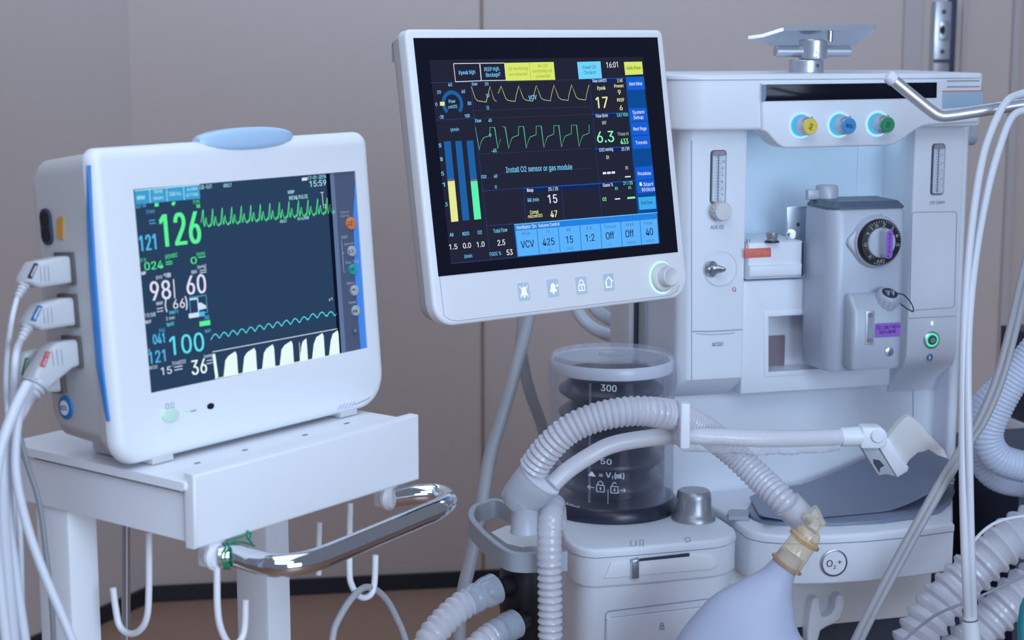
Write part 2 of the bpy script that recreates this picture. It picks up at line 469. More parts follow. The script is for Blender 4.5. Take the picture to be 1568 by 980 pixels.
# cable loop on the hook
lp = spline([CT.hit(a, b, 'y', (.006, .008, .010, .013, .020, .027, .030, .032, .034)[i]) for i, (a, b) in enumerate([(500, 1040), (508, 985), (515, 955), (538, 917), (562, 899), (588, 914), (608, 948), (622, 985), (632, 1040)])], 8)
lpw = [CT.M @ p for p in lp]
o = MB().tube(lpw, .0034, CABG, 10).build('cable_loop', at=lpw[0]); tag(o, 'thin grey cable loop hanging from the cart hook below the chrome handle', 'cable')
# green string
gs = MB(); c0 = pl[0].lerp(pl[1], .35)
ringp = [CT.M @ (c0+Vector((.0025*sin(a*3), 0, 0))+Vector((0, cos(a), sin(a)))*0) for a in (0,)]
d0 = (pl[1]-pl[0]).normalized(); e1 = d0.orthogonal().normalized(); e2 = d0.cross(e1)
for k in range(2):
    c1 = c0+d0*(.003*k)
    gs.tube([CT.M @ (c1+(e1*cos(a*pi/10)+e2*sin(a*pi/10))*.0112+d0*.002*sin(a)) for a in range(21)], .0009, GREEN, 6)
for pts in ([(347, 836), (358, 826), (372, 821), (384, 816), (381, 828)], [(350, 834), (365, 830), (378, 832), (390, 836)], [(380, 812), (378, 822), (386, 832)]):
    gs.tube(spline([CT.M @ CT.hit(a, b, 'y', -.002) for a, b in pts], 5), .0009, GREEN, 6)
o = gs.build('green_string', at=CT.M @ c0); tag(o, 'green plastic string tied around the chrome cart handle', 'string')

# ------------------------------------------------------------------ vital signs monitor on the cart
K1 = 1.6/1.75
LM = Fr((-.2582*K1, 1.6, CAMH-.2406*K1), radians(52.17), radians(4.46))
pm = thing('patient_monitor', 'white vital signs monitor reading 126 on the cart', 'monitor', LM)
hole = LM.poly([(204, 290), (231.5, 602), (563, 532.6), (544.3, 261.6)], -.0015)
MB().slab(rr(-.183, -.1490, .163, .127, (.024, .034, .014, .012), 6), -.0015, .012, WHITE, holes=[hole], b=.0105, steps=4, hm=SIDEG, back=False).build('bezel', pm)
body = MB(); mk = lambda a, b, c, d, r: rr(a, b, c, d, r, 5)
body.loft([[(x, y, z) for x, z in mk(*q)] for y, q in (
    (.0115, (-.1822, -.146, .162, .126, .02)), (.022, (-.181, -.142, .161, .125, .018)), (.026, (-.1795, -.135, .159, .123, .016)),
    (.085, (-.177, -.128, .157, .119, .016)), (.098, (-.172, -.122, .152, .114, .02)), (.103, (-.160, -.112, .14, .104, .02)))], SIDEG)
body.build('rear_housing', pm)
xs = -.1832
st = [(134, 253), (133.5, 330), (137, 420), (148, 560), (164, 645), (168, 645), (158, 560), (147, 420), (141, 330), (136, 253)]
pts = [tuple(LM.hit(a, b, 'x', xs).yz) for a, b in st]
MB().slab(pts, xs-.0012, xs+.004, BLUE, axis='x', b=.0008).build('blue_stripe', pm)
# alarm lamp: a lens over the top edge
xl, xr = LM.uv(314, 216, -.006)[0], LM.uv(461, 207, -.006)[0]; xc = (xl+xr)/2; rx = (xr-xl)/2
lm = MB(); n = 28; loops = []; sp_ = lambda v: math.copysign(abs(v)**.55, v)
for i in range(1, 12):
    a = pi*i/12
    loops.append([(xc+rx*cos(a), .008-.0130*sin(a)**.7*sp_(cos(2*pi*k/n)), .1265+.0112*sin(a)**.8*sp_(sin(2*pi*k/n))) for k in range(n)])
lm.loft(loops, LAMPB); lm.build('alarm_lamp', pm)
MB().slab(rr(-.146, -.094, .146, .094, .001, 1), 0.0, .006, KEYG).build('keypad_panel', pm)
u = UI(LM, 0.0)
NAVY = emis((42, 66, 96)); CY = emis((96, 226, 245)); GR = emis((92, 246, 150)); BL = emis((84, 186, 236)); WH = emis((214, 226, 248)); PK = emis((226, 226, 246)); TAB = emis((64, 158, 210)); TABL = emis((176, 236, 248)); CAP = emis((232, 252, 250)); BLKL = emis((14, 22, 40))
u.Q([(204, 290.5), (500, 266.5), (518.5, 541.5), (231.5, 601.8)], NAVY, 1)
u.Q([(498.5, 266.5), (504.5, 266), (522.5, 541), (517.5, 542)], BLKL, 2)
u.Q([(205, 292), (304.5, 282.5), (306, 304), (207, 313)], TAB, 2)
for a, b in (((205, 292), (304.5, 282.5)),): u.Ln([a, b], .0009, TABL, 3)
for x in (228, 254, 280): u.Ln([(x, 289.8-(x-228)*.095), (x+1.4, 311-(x-228)*.095)], .0007, TABL, 3)
for s, a, b, h in (('MENU', (209, 306), (221, 305), 6), ('TREND', (234, 296.5), (248, 295.2), 5), ('GRAPH', (234, 306.5), (249, 305), 5), ('ZERO ALL', (258, 300.5), (277, 298.5), 6), ('ALARM', (285, 292.5), (301, 291), 5), ('SETTING', (284, 301.5), (302.5, 299.6), 5),
    ('CB-021', (305, 290), (323, 288), 6), ('ADULT', (341, 287), (354, 285.8), 5.5)): u.T(s, a, b, h, TABL, 4)
u.T('SpO2-PR', (207, 319), (223, 317), 5.5, BL); u.Q([(236, 311), (242, 310.5), (242.4, 316), (236.4, 316.5)], GR, 2)
u.Q([(261.5, 312.5), (264, 309), (267.5, 308.5), (268, 312), (265, 315.5)], GR, 2); u.T('[1/m]', (295.5, 311), (305, 310), 4.5, GR); u.T('160', (300, 318.5), (306, 318), 6, GR)
u.T('[1/m]', (224, 327), (236, 325.5), 5, BL); u.T('121', (213.5, 385), (239.5, 381.5), 24, BL)
for a, b in (((227.5, 338), (237, 337)), ((228, 342.5), (238, 341.5))): u.Ln([a, b], .0007, BL)
u.T('126', (246.5, 378.5), (308.5, 371.5), 50, GR)
u.T('ST-II', (214, 401.5), (223, 400), 5, GR); u.T('024', (221, 414), (249.5, 410.5), 12, GR); u.T('[V]VSEC', (253, 396.5), (271.5, 393), 6, GR)
for a, b in (((253, 401.5), (263, 400)), ((253.5, 405), (263.5, 403.5))): u.Ln([a, b], .0007, GR)
u.T('0', (292, 404.5), (301, 403.5), 10.5, GR); u.T('[V/h]', (301, 392), (313, 390.5), 5, GR); u.Ln([(303, 394.3), (314, 393)], .0007, GR)
u.T('SYS', (238.5, 428), (248, 426.5), 5, WH); u.T('*100', (250.5, 426), (261, 424), 7, WH); u.T('98', (230.5, 460.5), (262, 457), 29, PK); u.Ln([(265, 427.5), (267.2, 457)], .0012, PK)
u.T('DIA', (293, 419.5), (301, 418), 5, WH); u.T('[mmHg]', (302, 411.5), (315, 409.5), 5, WH)
for k in (0, 3.5): u.Ln([(305.5, 414.5+k), (315.5, 413+k)], .0007, WH)
u.T('60', (286, 451.5), (316, 447.8), 29, PK); u.T('NIBP', (216, 421.5), (223, 420), 5, WH)
u.T('MAP', (239, 467.5), (249, 466), 5, WH)
for k in (0, 4.5): u.Ln([(239.5, 473+k), (249.5, 471.3+k)], .0007, WH)
u.T('(', (252.5, 475), (256, 474.5), 16, PK); u.T('66', (265, 473), (283, 470.5), 14, PK); u.T(')', (283.5, 471.5), (287, 471), 17, PK)
u.O([(289.5, 455.5), (315, 452), (317, 478), (291.5, 482)], .0006, BL); u.Q([(290, 457), (300.5, 455.5), (300.8, 458.5), (290.2, 460)], TABL, 2); u.Q([(301, 455.5), (302.5, 455.3), (304.5, 478), (303, 478.3)], TABL, 2)
u.Q([(302.5, 464), (307, 463.2), (314.5, 468), (315, 472), (304, 475)], WH, 3); u.Q([(288, 480.5), (303.5, 478), (304.2, 485), (288.6, 487.5)], WH, 3); u.Q([(303.5, 478), (312, 476.5), (312.8, 483.5), (304.2, 485)], BL, 3)
u.T('PRT1', (259.5, 481.5), (272, 479.5), 5, CY); u.T('15:58', (222, 486.5), (237.5, 483.8), 6, WH); u.T('2 min', (254, 490.5), (267, 488.3), 5, WH); u.T('NEXT', (222, 496), (231.5, 494.3), 5, WH); u.T('SpO2', (254.5, 499.5), (266, 497.6), 5, CY)
u.Q([(304.7, 492.5), (321, 490), (321.7, 497.5), (305.3, 500)], GR, 2); u.T('[%]', (313, 489.5), (319.5, 488.3), 6, BL)
u.T('[%]', (243.5, 509), (251.5, 507.6), 5, BL); u.T('041', (234, 527.5), (252, 524.5), 15, BL); u.T('100', (260.5, 544.5), (313, 536.5), 29, CY); u.T('SpO2', (313, 509.5), (322.5, 507.7), 4.5, BL); u.T('PR', (226, 539), (229.5, 538.4), 4.5, BL)
u.T('121', (228, 557.5), (253.5, 552.8), 18.5, BL); u.T('EtCO2', (228, 566), (240.5, 563.8), 5, WH); u.T('15', (246.5, 574.5), (263, 571.5), 11.5, WH); u.T('[1/m]CO2', (264, 559.5), (284, 555.5), 5.5, WH)
for k in (0, 4.5): u.Ln([(266.5, 562.5+k), (279, 560+k)], .0008, WH)
u.T('36', (293.5, 574.5), (317, 570.3), 22.5, CAP); u.T('[mmHg]', (312, 548.5), (326, 545.8), 5, WH)
for k in (0, 4.5): u.Ln([(316, 552.5+k), (325, 550.8+k)], .0007, WH)
ecg = []
x = 309.0
ecg.append((307.5, 341)); ecg.append((310, 322))
while x < 500:
    b = 348-(x-309)*.108; a = 27-(x-309)*.012
    ecg += [(x+1.5, b-a), (x+2.5, b-5), (x+3.6, b-1), (x+6, b-15), (x+7.5, b-5), (x+9, b-2), (x+10.5, b-.5), (x+12.5, b-5), (x+13.8, b-2)]; x += 14.6
u.Ln(ecg, .00075, GR, 2)
sp = []
for k in range(0, 386):
    xx = 322+k*.5; w_ = (xx-322)/13.6
    sp.append((xx, 517-(xx-322)*.193-4.6*abs(sin(pi*w_))**1.3*1.6+3.2-(2 if 470 < xx < 500 else 0)))
u.Ln(sp, .0009, CY, 2)
u.Ln([(325, 538.8), (516.5, 503.3)], .0007, WH); u.Ln([(328.5, 580), (519, 541.5)], .0007, CAP)
bot = lambda x: 580-(x-328.5)*.202; top = lambda x: 545.5-(x-328.5)*.189
u.Q([(324.5, 543), (328.5, 541.5), (333.5, 577), (329, 580)], CAP, 3)
for a, b in ((343, 363), (372, 392), (402, 420), (429, 448.5), (459.5, 470), (478.5, 496), (504.5, 518.5)):
    w_ = b-a; o_ = -3 if a > 470 else 0
    u.Q([(a-1.5, bot(a-1.5)), (a+1.2, top(a)+9), (a+w_*.3, top(a)+2+o_), (b-w_*.18, top(b)-1+o_), (b-1.2, top(b)+o_+4), (b+.8, bot(b))], CAP, 3)
u.Ln([(457.5, 524), (459, 552.5)], .0006, CAP, 3)
u.T('x1', (503, 461), (508.5, 459.8), 4.5, WH)
u.Q([(461.5, 272.5), (470, 271.5), (470.4, 276), (461.9, 277)], WH, 2); u.T('17-01-2018', (471.5, 275.5), (498.5, 272.7), 5.5, TABL); u.T('15:59', (474, 286.5), (499, 283.8), 9, TABL)
u.T('NIBP', (440.5, 297), (450, 295.8), 5, TABL); u.T('WEAK PULSE', (442, 306.5), (471, 303.2), 6, TABL)
u.Ln([(492.5, 294.5), (494.5, 314)], .0007, WH); u.Ln([(490, 295), (495, 294.5)], .0007, WH); u.T('ADULT', (428, 341.5), (439, 340), 4.5, TABL); u.T('NO ALARM', (455.5, 337.5), (472.5, 335.2), 4.5, TABL); u.T('12', (494, 319), (499, 318.5), 6, WH)
u.mb.build('display', pm, smooth=0, merge=False)
# keypad
u = UI(LM, 0.0)
u.Q([(504.5, 266), (511, 265.4), (529.5, 539), (522.5, 541)], KEYL, 1)
u.Q([(544.3, 264), (544.5, 300), (555.5, 424), (563, 532.3), (552, 534.8), (543.5, 430), (540.5, 330)], BLUEK, 1)
for s, a, b, h in (('Silence', (520.5, 327.5), (534, 325.8), 4), ('Alarms', (521, 333), (534.5, 331.2), 4), ('NIBP', (522, 366), (532, 364.6), 4.5), ('Interval', (526.5, 376), (540.5, 374), 4), ('Start / Stop', (528.5, 404.5), (549, 401.6), 4.5), ('Menu', (531, 436.2), (542, 434.6), 4.5), ('Home', (533.5, 465.8), (544.5, 464.2), 4.5)):
    u.T(s, a, b, h, INKW)
u.Ln([(522.3, 367.5), (526, 416.5), (528.5, 416.1)], .0004, INKW); u.Ln([(524, 388), (526.5, 387.6)], .0004, INKW)
u.mb.build('keypad_print', pm, smooth=0, merge=False)
for (c, r, m, g) in (((536, 342), 9.8, ORANGE, 'ZZ'), ((537.5, 384.5), 8.3, KEYB, 'O'), ((539, 412.5), 8.3, TEAL, 'S/S'), ((541.5, 444.5), 8.3, KEYB, '*'), ((543.5, 475.5), 8.3, KEYB, 'a'), ((543.5, 506), 5.5, KEYG, 'o')):
    C = LM.uv(*c); R = LM.uv(c[0], c[1]-r)[1]-C[1]
    bmb = MB().slab(ell(C[0], C[1], R), -.0028, 0, m, b=.0012); ui = UI(LM, -.0028); ui.mb = bmb
    ui.T(g, (c[0]-r*.38, c[1]+r*.34), (c[0]+r*.38, c[1]+r*.28), r*.62, INK if m is not KEYG else INKW, 1); ui.mb.build('key', pm)
# lower bezel marks
y_ = -.0017
u = UI(LM, y_); u.O([(253, 619), (257.5, 618), (258.3, 625), (253.8, 626)], .0005, INKG); u.O([(261, 617.5), (265.5, 616.5), (266.3, 623.5), (261.8, 624.5)], .0005, INKG)
GL = emis((150, 220, 170)); u.Q([(281, 629), (286, 630), (290, 627.5), (286, 631.5)], GL, 2); u.Q([(291, 629), (300, 627), (300.4, 629), (291.4, 631)], INKG, 2)
u.mb.build('front_print', pm, smooth=0, merge=False)
C = LM.uv(260, 636, y_); MB().slab(ell(C[0], C[1], .0098, .0062), y_-.0025, y_+.001, mat('pale_green_switch', (206, 236, 216), .35), b=.0015).build('power_switch', pm)
C = LM.uv(322.5, 622, y_); MB().slab(ell(C[0], C[1], .0042, .0028), y_-.0004, y_+.002, BLACKP).build('sensor_window', pm)
u = UI(LM, -.0017); 
for k in range(5): u.Ln([(517+k*5.2, 628-k*1.1), (522+k*5.2, 619-k*1.1)], .0005, SEAM)
u.Ln([(542, 620), (562, 611.5), (566, 608)], .0006, SEAM); u.mb.build('speaker_slot', pm, smooth=0)
# side sockets
sx = -.1785
def sidepoly(pts, x=sx): return [tuple(LM.hit(a, b, 'x', x).yz) for a, b in pts]
a = LM.hit(63, 348, 'x', sx); b_ = LM.hit(80, 348, 'x', sx); zt = LM.hit(71, 319, 'x', sx).z; zb = LM.hit(71, 375, 'x', sx).z
ym = (a.y+b_.y)/2; hw = abs(a.y-b_.y)/2
sk = MB(); sk.slab(rr(ym-hw, zb, ym+hw, zt, hw*.95, 6), sx-.0015, sx+.003, DARKGAP, axis='x', b=.001)
for f_ in (.3, .72): sk.slab(ell(ym, zb+(zt-zb)*f_, hw*.72, hw*.85), sx-.0022, sx, BLACKP, axis='x')
sk.build('socket', pm)
c = sidepoly([(88, 337), (92, 331), (97.5, 332), (97.5, 366), (88, 364)])
so = MB().slab(c, sx-.001, sx+.002, GOLD, axis='x').build('amber_socket', pm); lab(so, 'amber connector slot')
c = LM.hit(101, 624, 'x', sx); bd = MB(); bd.slab(ell(c.y, c.z, .0095, .0105), sx-.0012, sx+.003, BADGE, axis='x', b=.0008)
bd.slab(ell(c.y+.001, c.z-.0002, .0058, .0066), sx-.0015, sx, INKW, axis='x')
for s, z in (('BIS', -.0022),):
    bd.text(s, 0, .009, 0, .0042, 0, INK, xf=lambda p, c=c: (sx-.0018, c.y+.0055-p[0], c.z-.0022+p[2]))
bd.build('badge', pm)
for x in (-.13, .11):
    zf = lambda y: -(.1530-.0778*y)/.997
    MB().loft([[(a, y, z) for a, y, z in ((x-.012, .004, zf(.004) if lo else -.13), (x+.012, .004, zf(.004) if lo else -.13), (x+.012, .085, zf(.085) if lo else -.122), (x-.012, .085, zf(.085) if lo else -.122))] for lo in (1, 0)], SIDEG).build('foot', pm)

# ------------------------------------------------------------------ sensor cables plugged into the monitor's side
def cable_thing(label, plug, th, ref, tagpts, tagm, tagtext, relief, rel_r, cab, cr, cm, slots=None, rings=0, group='sensor cables on the monitor side'):
    S = LM.hit(*ref, 'x', sx); y = S.y
    t = thing('sensor_cable', label, 'cable', LM, group=group)
    pts = LM.poly(plug, y); MB().slab(pts, y-th/2, y+th/2, PLUG, b=.004, b2=.004, steps=3).build('plug', t)
    face = [p for p in plug if p[0] > ref[0]-8]
    zz_ = [LM.uv(*p, y)[1] for p in face]
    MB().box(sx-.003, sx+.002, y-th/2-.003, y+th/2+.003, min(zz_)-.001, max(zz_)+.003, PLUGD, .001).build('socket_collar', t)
    g = MB(); tp = LM.poly(tagpts, y); g.slab(tp, y-th/2-.0006, y-th/2+.001, tagm)
    if tagtext:
        A, B_, D = [Vector(p) for p in (tp[0], tp[1], tp[3])]
        U_ = (B_-A); V_ = (D-A)
        g.text(tagtext, 0, 1, 0, 1, 0, INKW, xf=lambda p: ((A+U_*(.1+.8*p[0])+V_*(.22+.5*p[2])).x, y-th/2-.0009, (A+U_*(.1+.8*p[0])+V_*(.22+.5*p[2])).y))
    g.build('label', t)
    if slots:
        s2 = UI(LM, y-th/2)
        for l in slots: s2.Ln(l, .0005, SEAM)
        s2.mb.build('grip_line', t, smooth=0)
    rp = spline([Vector((LM.uv(a, b, y)[0], y, LM.uv(a, b, y)[1])) for a, b in relief], 10)
    MB().tube(rp, lambda f, l: rel_r*(1-.4*f)*(1.12 if int(f*(rings or 9)) % 2 else .86), PLUG, 12).build('strain_relief', t)
    cp = spline([rp[-1]+(rp[-2]-rp[-1])]+[LM.L(P(*p)) for p in cab], 10)
    MB().tube(cp, cr, cm, 12).build('cord', t)
    return t
YC = 1.40
cable_thing('top grey sensor plug with black tag on the monitor side and its thin cable', [(45.9, 401.7), (76.5, 394), (99, 391.5), (102, 433.6), (86.7, 436), (52, 441), (32, 432), (33, 424)], .020, (102, 412),
    [(31.5, 425), (42.5, 402.5), (47.5, 404), (37, 427)], LBLK, 'TEMP', [(38, 434), (31, 447), (26, 456)], .0052,
    [(18, 490, 1.435), (11, 540, 1.44), (9, 600, 1.44), (16, 680, 1.435), (30, 800, 1.42), (36, 1020, 1.41)], .0024, CABW, [[(61, 408), (63, 431)], [(67, 407), (69, 431)], [(73, 407), (75, 431)]])
cable_thing('middle grey sensor plug with blue tag on the monitor side and its cable', [(53.6, 465.5), (84, 456.5), (105.5, 455), (108, 498.6), (91.8, 500), (54.8, 506), (37, 496), (38, 489)], .020, (107, 477),
    [(36.5, 490), (47.5, 467), (53.5, 468.5), (43, 492)], LBLU, 'SpO2', [(43, 499), (36, 512), (31, 522)], .0055,
    [(24, 545, YC-.01), (20, 600, YC-.01), (19, 700, YC-.01), (20, 820, 1.38), (24, 1020, 1.37)], .0032, CABW, [[(66, 472), (68, 495)], [(72, 471), (74, 495)], [(78, 471), (80, 494)]])
thick_cable = cable_thing('lowest front grey plug with red tag on the monitor side and its thick cable', [(69, 533), (79, 524), (112, 519), (114.5, 560), (102, 564), (83, 580), (65, 595.6), (42, 580), (45, 570)], .020, (113, 540),
    [(51, 560), (60, 537), (66, 538), (57, 562)], LRED, 'MULTI', [(56, 585), (50, 596), (44, 607)], .0125,
    [(36, 620, 1.375), (18, 655, 1.365), (6, 700, 1.355), (2, 770, 1.35), (8, 860, 1.35), (22, 1020, 1.35)], .0062, CABW, [[(79, 536), (82, 560)], [(86, 535), (89, 560)], [(93, 535), (96, 558)]], rings=7)
cable_thing('shaded grey plug with green tag behind the red tagged plug on the monitor side', [(33, 540), (48.5, 535.6), (70, 533), (89, 560), (91, 600), (61, 602), (27, 599), (24, 585)], .012, (90, 585),
    [(27, 573), (33, 547.5), (37.5, 547), (32, 573)], LGRN, 'CO2', [(30, 600), (27, 612), (26, 622)], .0055,
    [(28, 650, 1.43), (40, 705, 1.42), (60, 770, 1.415), (72, 860, 1.41), (80, 940, 1.41), (84, 1030, 1.41)], .0023, CABD)
def free_cable(name, label, cat, pts, r, m, group=None, n=12):
    w = spline([P(*p) for p in pts], 10)
    return tag(MB().tube(w, r, m, n).build(name, at=min(w, key=lambda v: v.z)), label, cat, group)
# the thick cable splits into strands
for k_, (pts, r_) in enumerate((([(44, 590, 1.372), (28, 640, 1.352), (24, 720, 1.345), (40, 800, 1.345), (66, 875, 1.345), (98, 950, 1.345), (130, 1030, 1.345)], .0038),
    ([(46, 592, 1.376), (32, 630, 1.366), (14, 690, 1.362), (13, 780, 1.36), (24, 880, 1.36), (44, 1020, 1.36)], .0042), ([(42, 588, 1.365), (22, 628, 1.345), (-2, 700, 1.33), (-8, 800, 1.325), (0, 900, 1.325), (14, 1020, 1.325)], .0046))):
    MB().tube(spline([LM.L(P(*p)) for p in pts], 10), r_, CABW, 12).build('cord', thick_cable)

# ------------------------------------------------------------------ ventilator display on its arm
K2 = 2.05/2.3
MM = Fr((.0553*K2, 2.05, CAMH-.1501*K2), radians(37.69), radians(9.53))
vd = thing('ventilator_display', 'large white ventilator display with yellow and green waveforms and a round knob', 'monitor', MM)
out = rr(-.1965, -.1905, .1915, .1435, (.026, .026, .009, .009), 6)
f = MB(); f.slab(out, -.003, .012, WHITE, b=.004, steps=3, back=False); f.build('bezel', vd)
rs = MB(); rs.loft([[(x, y, z) for x, z in inset(out, d)] for y, d in ((.0118, .001), (.024, .004), (.034, .007), (.042, .012), (.046, .03))], SIDEG); rs.build('rear_shell', vd)
gl = MM.poly([(633.3, 57.9), (672, 423.5), (1038.5, 386), (1007, 57)], -.004)
MB().slab(gl, -.004, -.002, BLACKG, b=.0004).build('black_glass', vd)
u = UI(MM, -.003)
cpp = [(673, 424), (680, 484), (690, 490), (700, 491.5), (1026, 452), (1036, 446), (1040, 436), (1036, 386.5)]
u.Ln(cpp[:-1], .0005, SEAM, 1); u.mb.build('panel_seam', vd, smooth=0)
u = UI(MM, -.0042)
DK = emis((36, 38, 58)); DKL = emis((20, 40, 88)); LN = emis((36, 72, 140)); CYT = emis((120, 205, 250)); WT = emis((226, 236, 250)); YL = emis((238, 244, 168)); YB = emis((216, 234, 110)); YD = emis((150, 168, 66)); CB = emis((112, 212, 250)); CBD = emis((48, 120, 176)); WV = emis((206, 206, 138)); GV = emis((92, 196, 140)); GT = emis((140, 250, 180)); B1 = emis((30, 98, 168)); B2 = emis((24, 96, 214)); B3 = emis((14, 76, 152)); B4 = emis((38, 130, 226)); B5 = emis((92, 178, 250)); INK2 = emis((26, 44, 92)); INK3 = emis((62, 120, 196)); GBAR = emis((92, 244, 176)); YBAR = emis((228, 236, 148)); DOT = emis((84, 92, 116)); GREYT = emis((160, 190, 170))
u.Q([(657, 92), (690, 405), (1011, 374), (984, 87)], DK, 1)
def rect(tl, tr, br, bl, m, lv=2): u.Q([tl, bl, br, tr], m, lv)
for a, b, c, d in (((694, 97.5), (734, 97), (736.5, 123.7), (697.2, 125.3)), ((734.5, 97), (772, 96.6), (774.6, 123), (736.8, 123.7))): u.O([a, b, c, d], .0007, WT)
u.T('Ppeak high', (702.5, 114.5), (727.5, 112.8), 6, CYT); u.T('PEEP high.', (741.5, 109.5), (765, 107.8), 6, CYT); u.T('Blockage?', (744, 118), (766, 116.5), 6, CYT)
rect((772, 96.5), (847.3, 95), (849.8, 122.3), (774.8, 123.8), YB)
u.Ln([(810, 96), (812.5, 123)], .0005, YD, 3)
for s, a, b in (('O2 monitoring', (778, 108), (808, 107)), ('not connected', (779, 116.5), (807, 115.5)), ('Air / O2', (823, 103.5), (838, 103)), ('monitoring not', (815, 111.5), (845, 110.5)), ('connected', (820, 119.5), (841, 118.5))): u.T(s, a, b, 5, YD, 3)
rect((883.3, 95), (919, 94), (921.3, 120), (886, 121.3), CB); u.T('Power On', (892, 106), (912, 105), 5.5, CBD, 3); u.T('Checkout', (893.5, 114), (912, 113), 5.5, CBD, 3)
u.T('16:01', (928.5, 104), (946, 103), 8.5, WT)
rect((955, 95), (982.5, 94.5), (984.3, 113.7), (957, 115), YB); u.T('Audio Pause', (959, 107), (981, 106), 5.5, emis((60, 90, 60)), 3)
# gauge
gc = (692.5, 158.5); G = MM.uv(*gc, u.y); R = MM.uv(gc[0], gc[1]-20, u.y)[1]-G[1]
arc = [radians(228-276*k/30) for k in range(31)]
u.mb.add([(G[0]+r*1.0*cos(a), u.y-.0006, G[1]+r*sin(a)) for r in (R, R*.7) for a in arc], [[k, k+1, k+32, k+31] for k in range(30)], B1)
rect((673, 156), (680, 156.3), (680, 162), (673, 162), YBAR, 4)
for s, a, b in (('40', (686, 132.5), (692, 132)), ('20', (669, 144), (675, 143.5)), ('60', (706.5, 143), (712, 142.5)), ('0', (666.5, 162.5), (669.5, 162.3)), ('80', (716, 161), (721.5, 160.7)), ('-20', (672, 182), (679, 181.5)), ('100', (711.5, 180.3), (719, 179.7)), ('Paw', (687, 158), (697, 157.3)), ('cmH2O', (686, 166.5), (700, 165.5)), ('l/min', (690, 201.5), (702.5, 200.3))): u.T(s, a, b, 5.2, CYT)
for pts in ([(658, 127), (720, 125.5)], [(667, 184), (727, 181)], [(720, 126), (751, 398)], [(738, 292.5), (802, 288), (921, 280)], [(744, 346), (921, 331.5)], [(801, 288), (804.5, 339)], [(859.5, 286), (863.5, 336.5)], [(902, 121), (921.5, 332)], [(744, 346), (787, 343)], [(690, 403.5), (790, 394)]): u.Ln(pts, .0005, LN)
for y0, y1, xa, xb in ((169.5, 163.3, 724, 905), (182, 175, 726, 906), (236, 227, 735, 910), (127, 121.5, 722, 900), (273, 263.5, 747, 775), (259, 257.5, 879, 912), (150.5, 148, 741, 748)):
    n_ = int((xb-xa)/4)
    for k in range(n_):
        x = xa+k*4; yy = y0+(y1-y0)*(x-xa)/(xb-xa); u.Ln([(x, yy), (x+1.6, yy)], .0004, DOT)
for s, a, b, h in (('Paw', (722.5, 131.5), (730.5, 130.8), 5), ('20', (742, 131.5), (747.5, 131), 5), ('10', (744, 149), (749, 148.5), 5), ('0', (745, 168), (748.5, 167.7), 5.5), ('VCV', (809, 153.5), (821.5, 152), 7), ('Flow', (727.5, 187.8), (736.5, 187), 5), ('45', (747.5, 187), (752.5, 186.5), 5), ('0', (748.5, 209.5), (752, 209.2), 5), ('-45', (752, 234), (760, 233), 5.5), ('Install O2 sensor or gas module', (774.5, 264.5), (876, 259.5), 8.5, ), ('CO2', (736.5, 273.5), (744.5, 273), 5), ('40', (756, 272.5), (761, 272), 5), ('0', (757.5, 289), (760.5, 288.7), 5)): u.T(s, a, b, h, CYT, 3)
yw = [(721.5, 133), (727, 150), (730.5, 154.3), (744, 156.5), (750, 132.5), (755, 150), (757, 153.5), (760, 155.4)]; u.Ln(yw, .0006, WV)
w2 = [(762.5, 143)]
for k in range(6):
    x = 767+27*k; d = -.55*k
    w2 += [(x, 132+d)]
    if k < 5: w2 += [(x+4, 143+d), (x+7, 151+d), (x+11, 154+d), (x+21.5, 155.5+d), (x+23, 146+d)]
    else: w2 = w2
w2[-1] = (901.5, 130); u.Ln(w2, .0006, WV)
u.Ln([(727.5, 195), (733.5, 229.5), (736.5, 217), (740, 211), (750, 207.5), (749.5, 195.3), (757, 195.2), (762, 227.5), (766, 213)], .0006, GV)
w3 = [(769, 194.3), (773, 194.3)]
for k in range(5):
    x = 778.5+27*k; d = -.75*k
    w3 += [(x, 227.5+d), (x+4, 214+d), (x+6, 210.5+d), (x+15, 207+d), (x+15.2, 194+d), (x+22.7, 193.6+d)]
w3 = [p for p in w3 if p[0] < 908]; u.Ln(w3, .0006, GV)
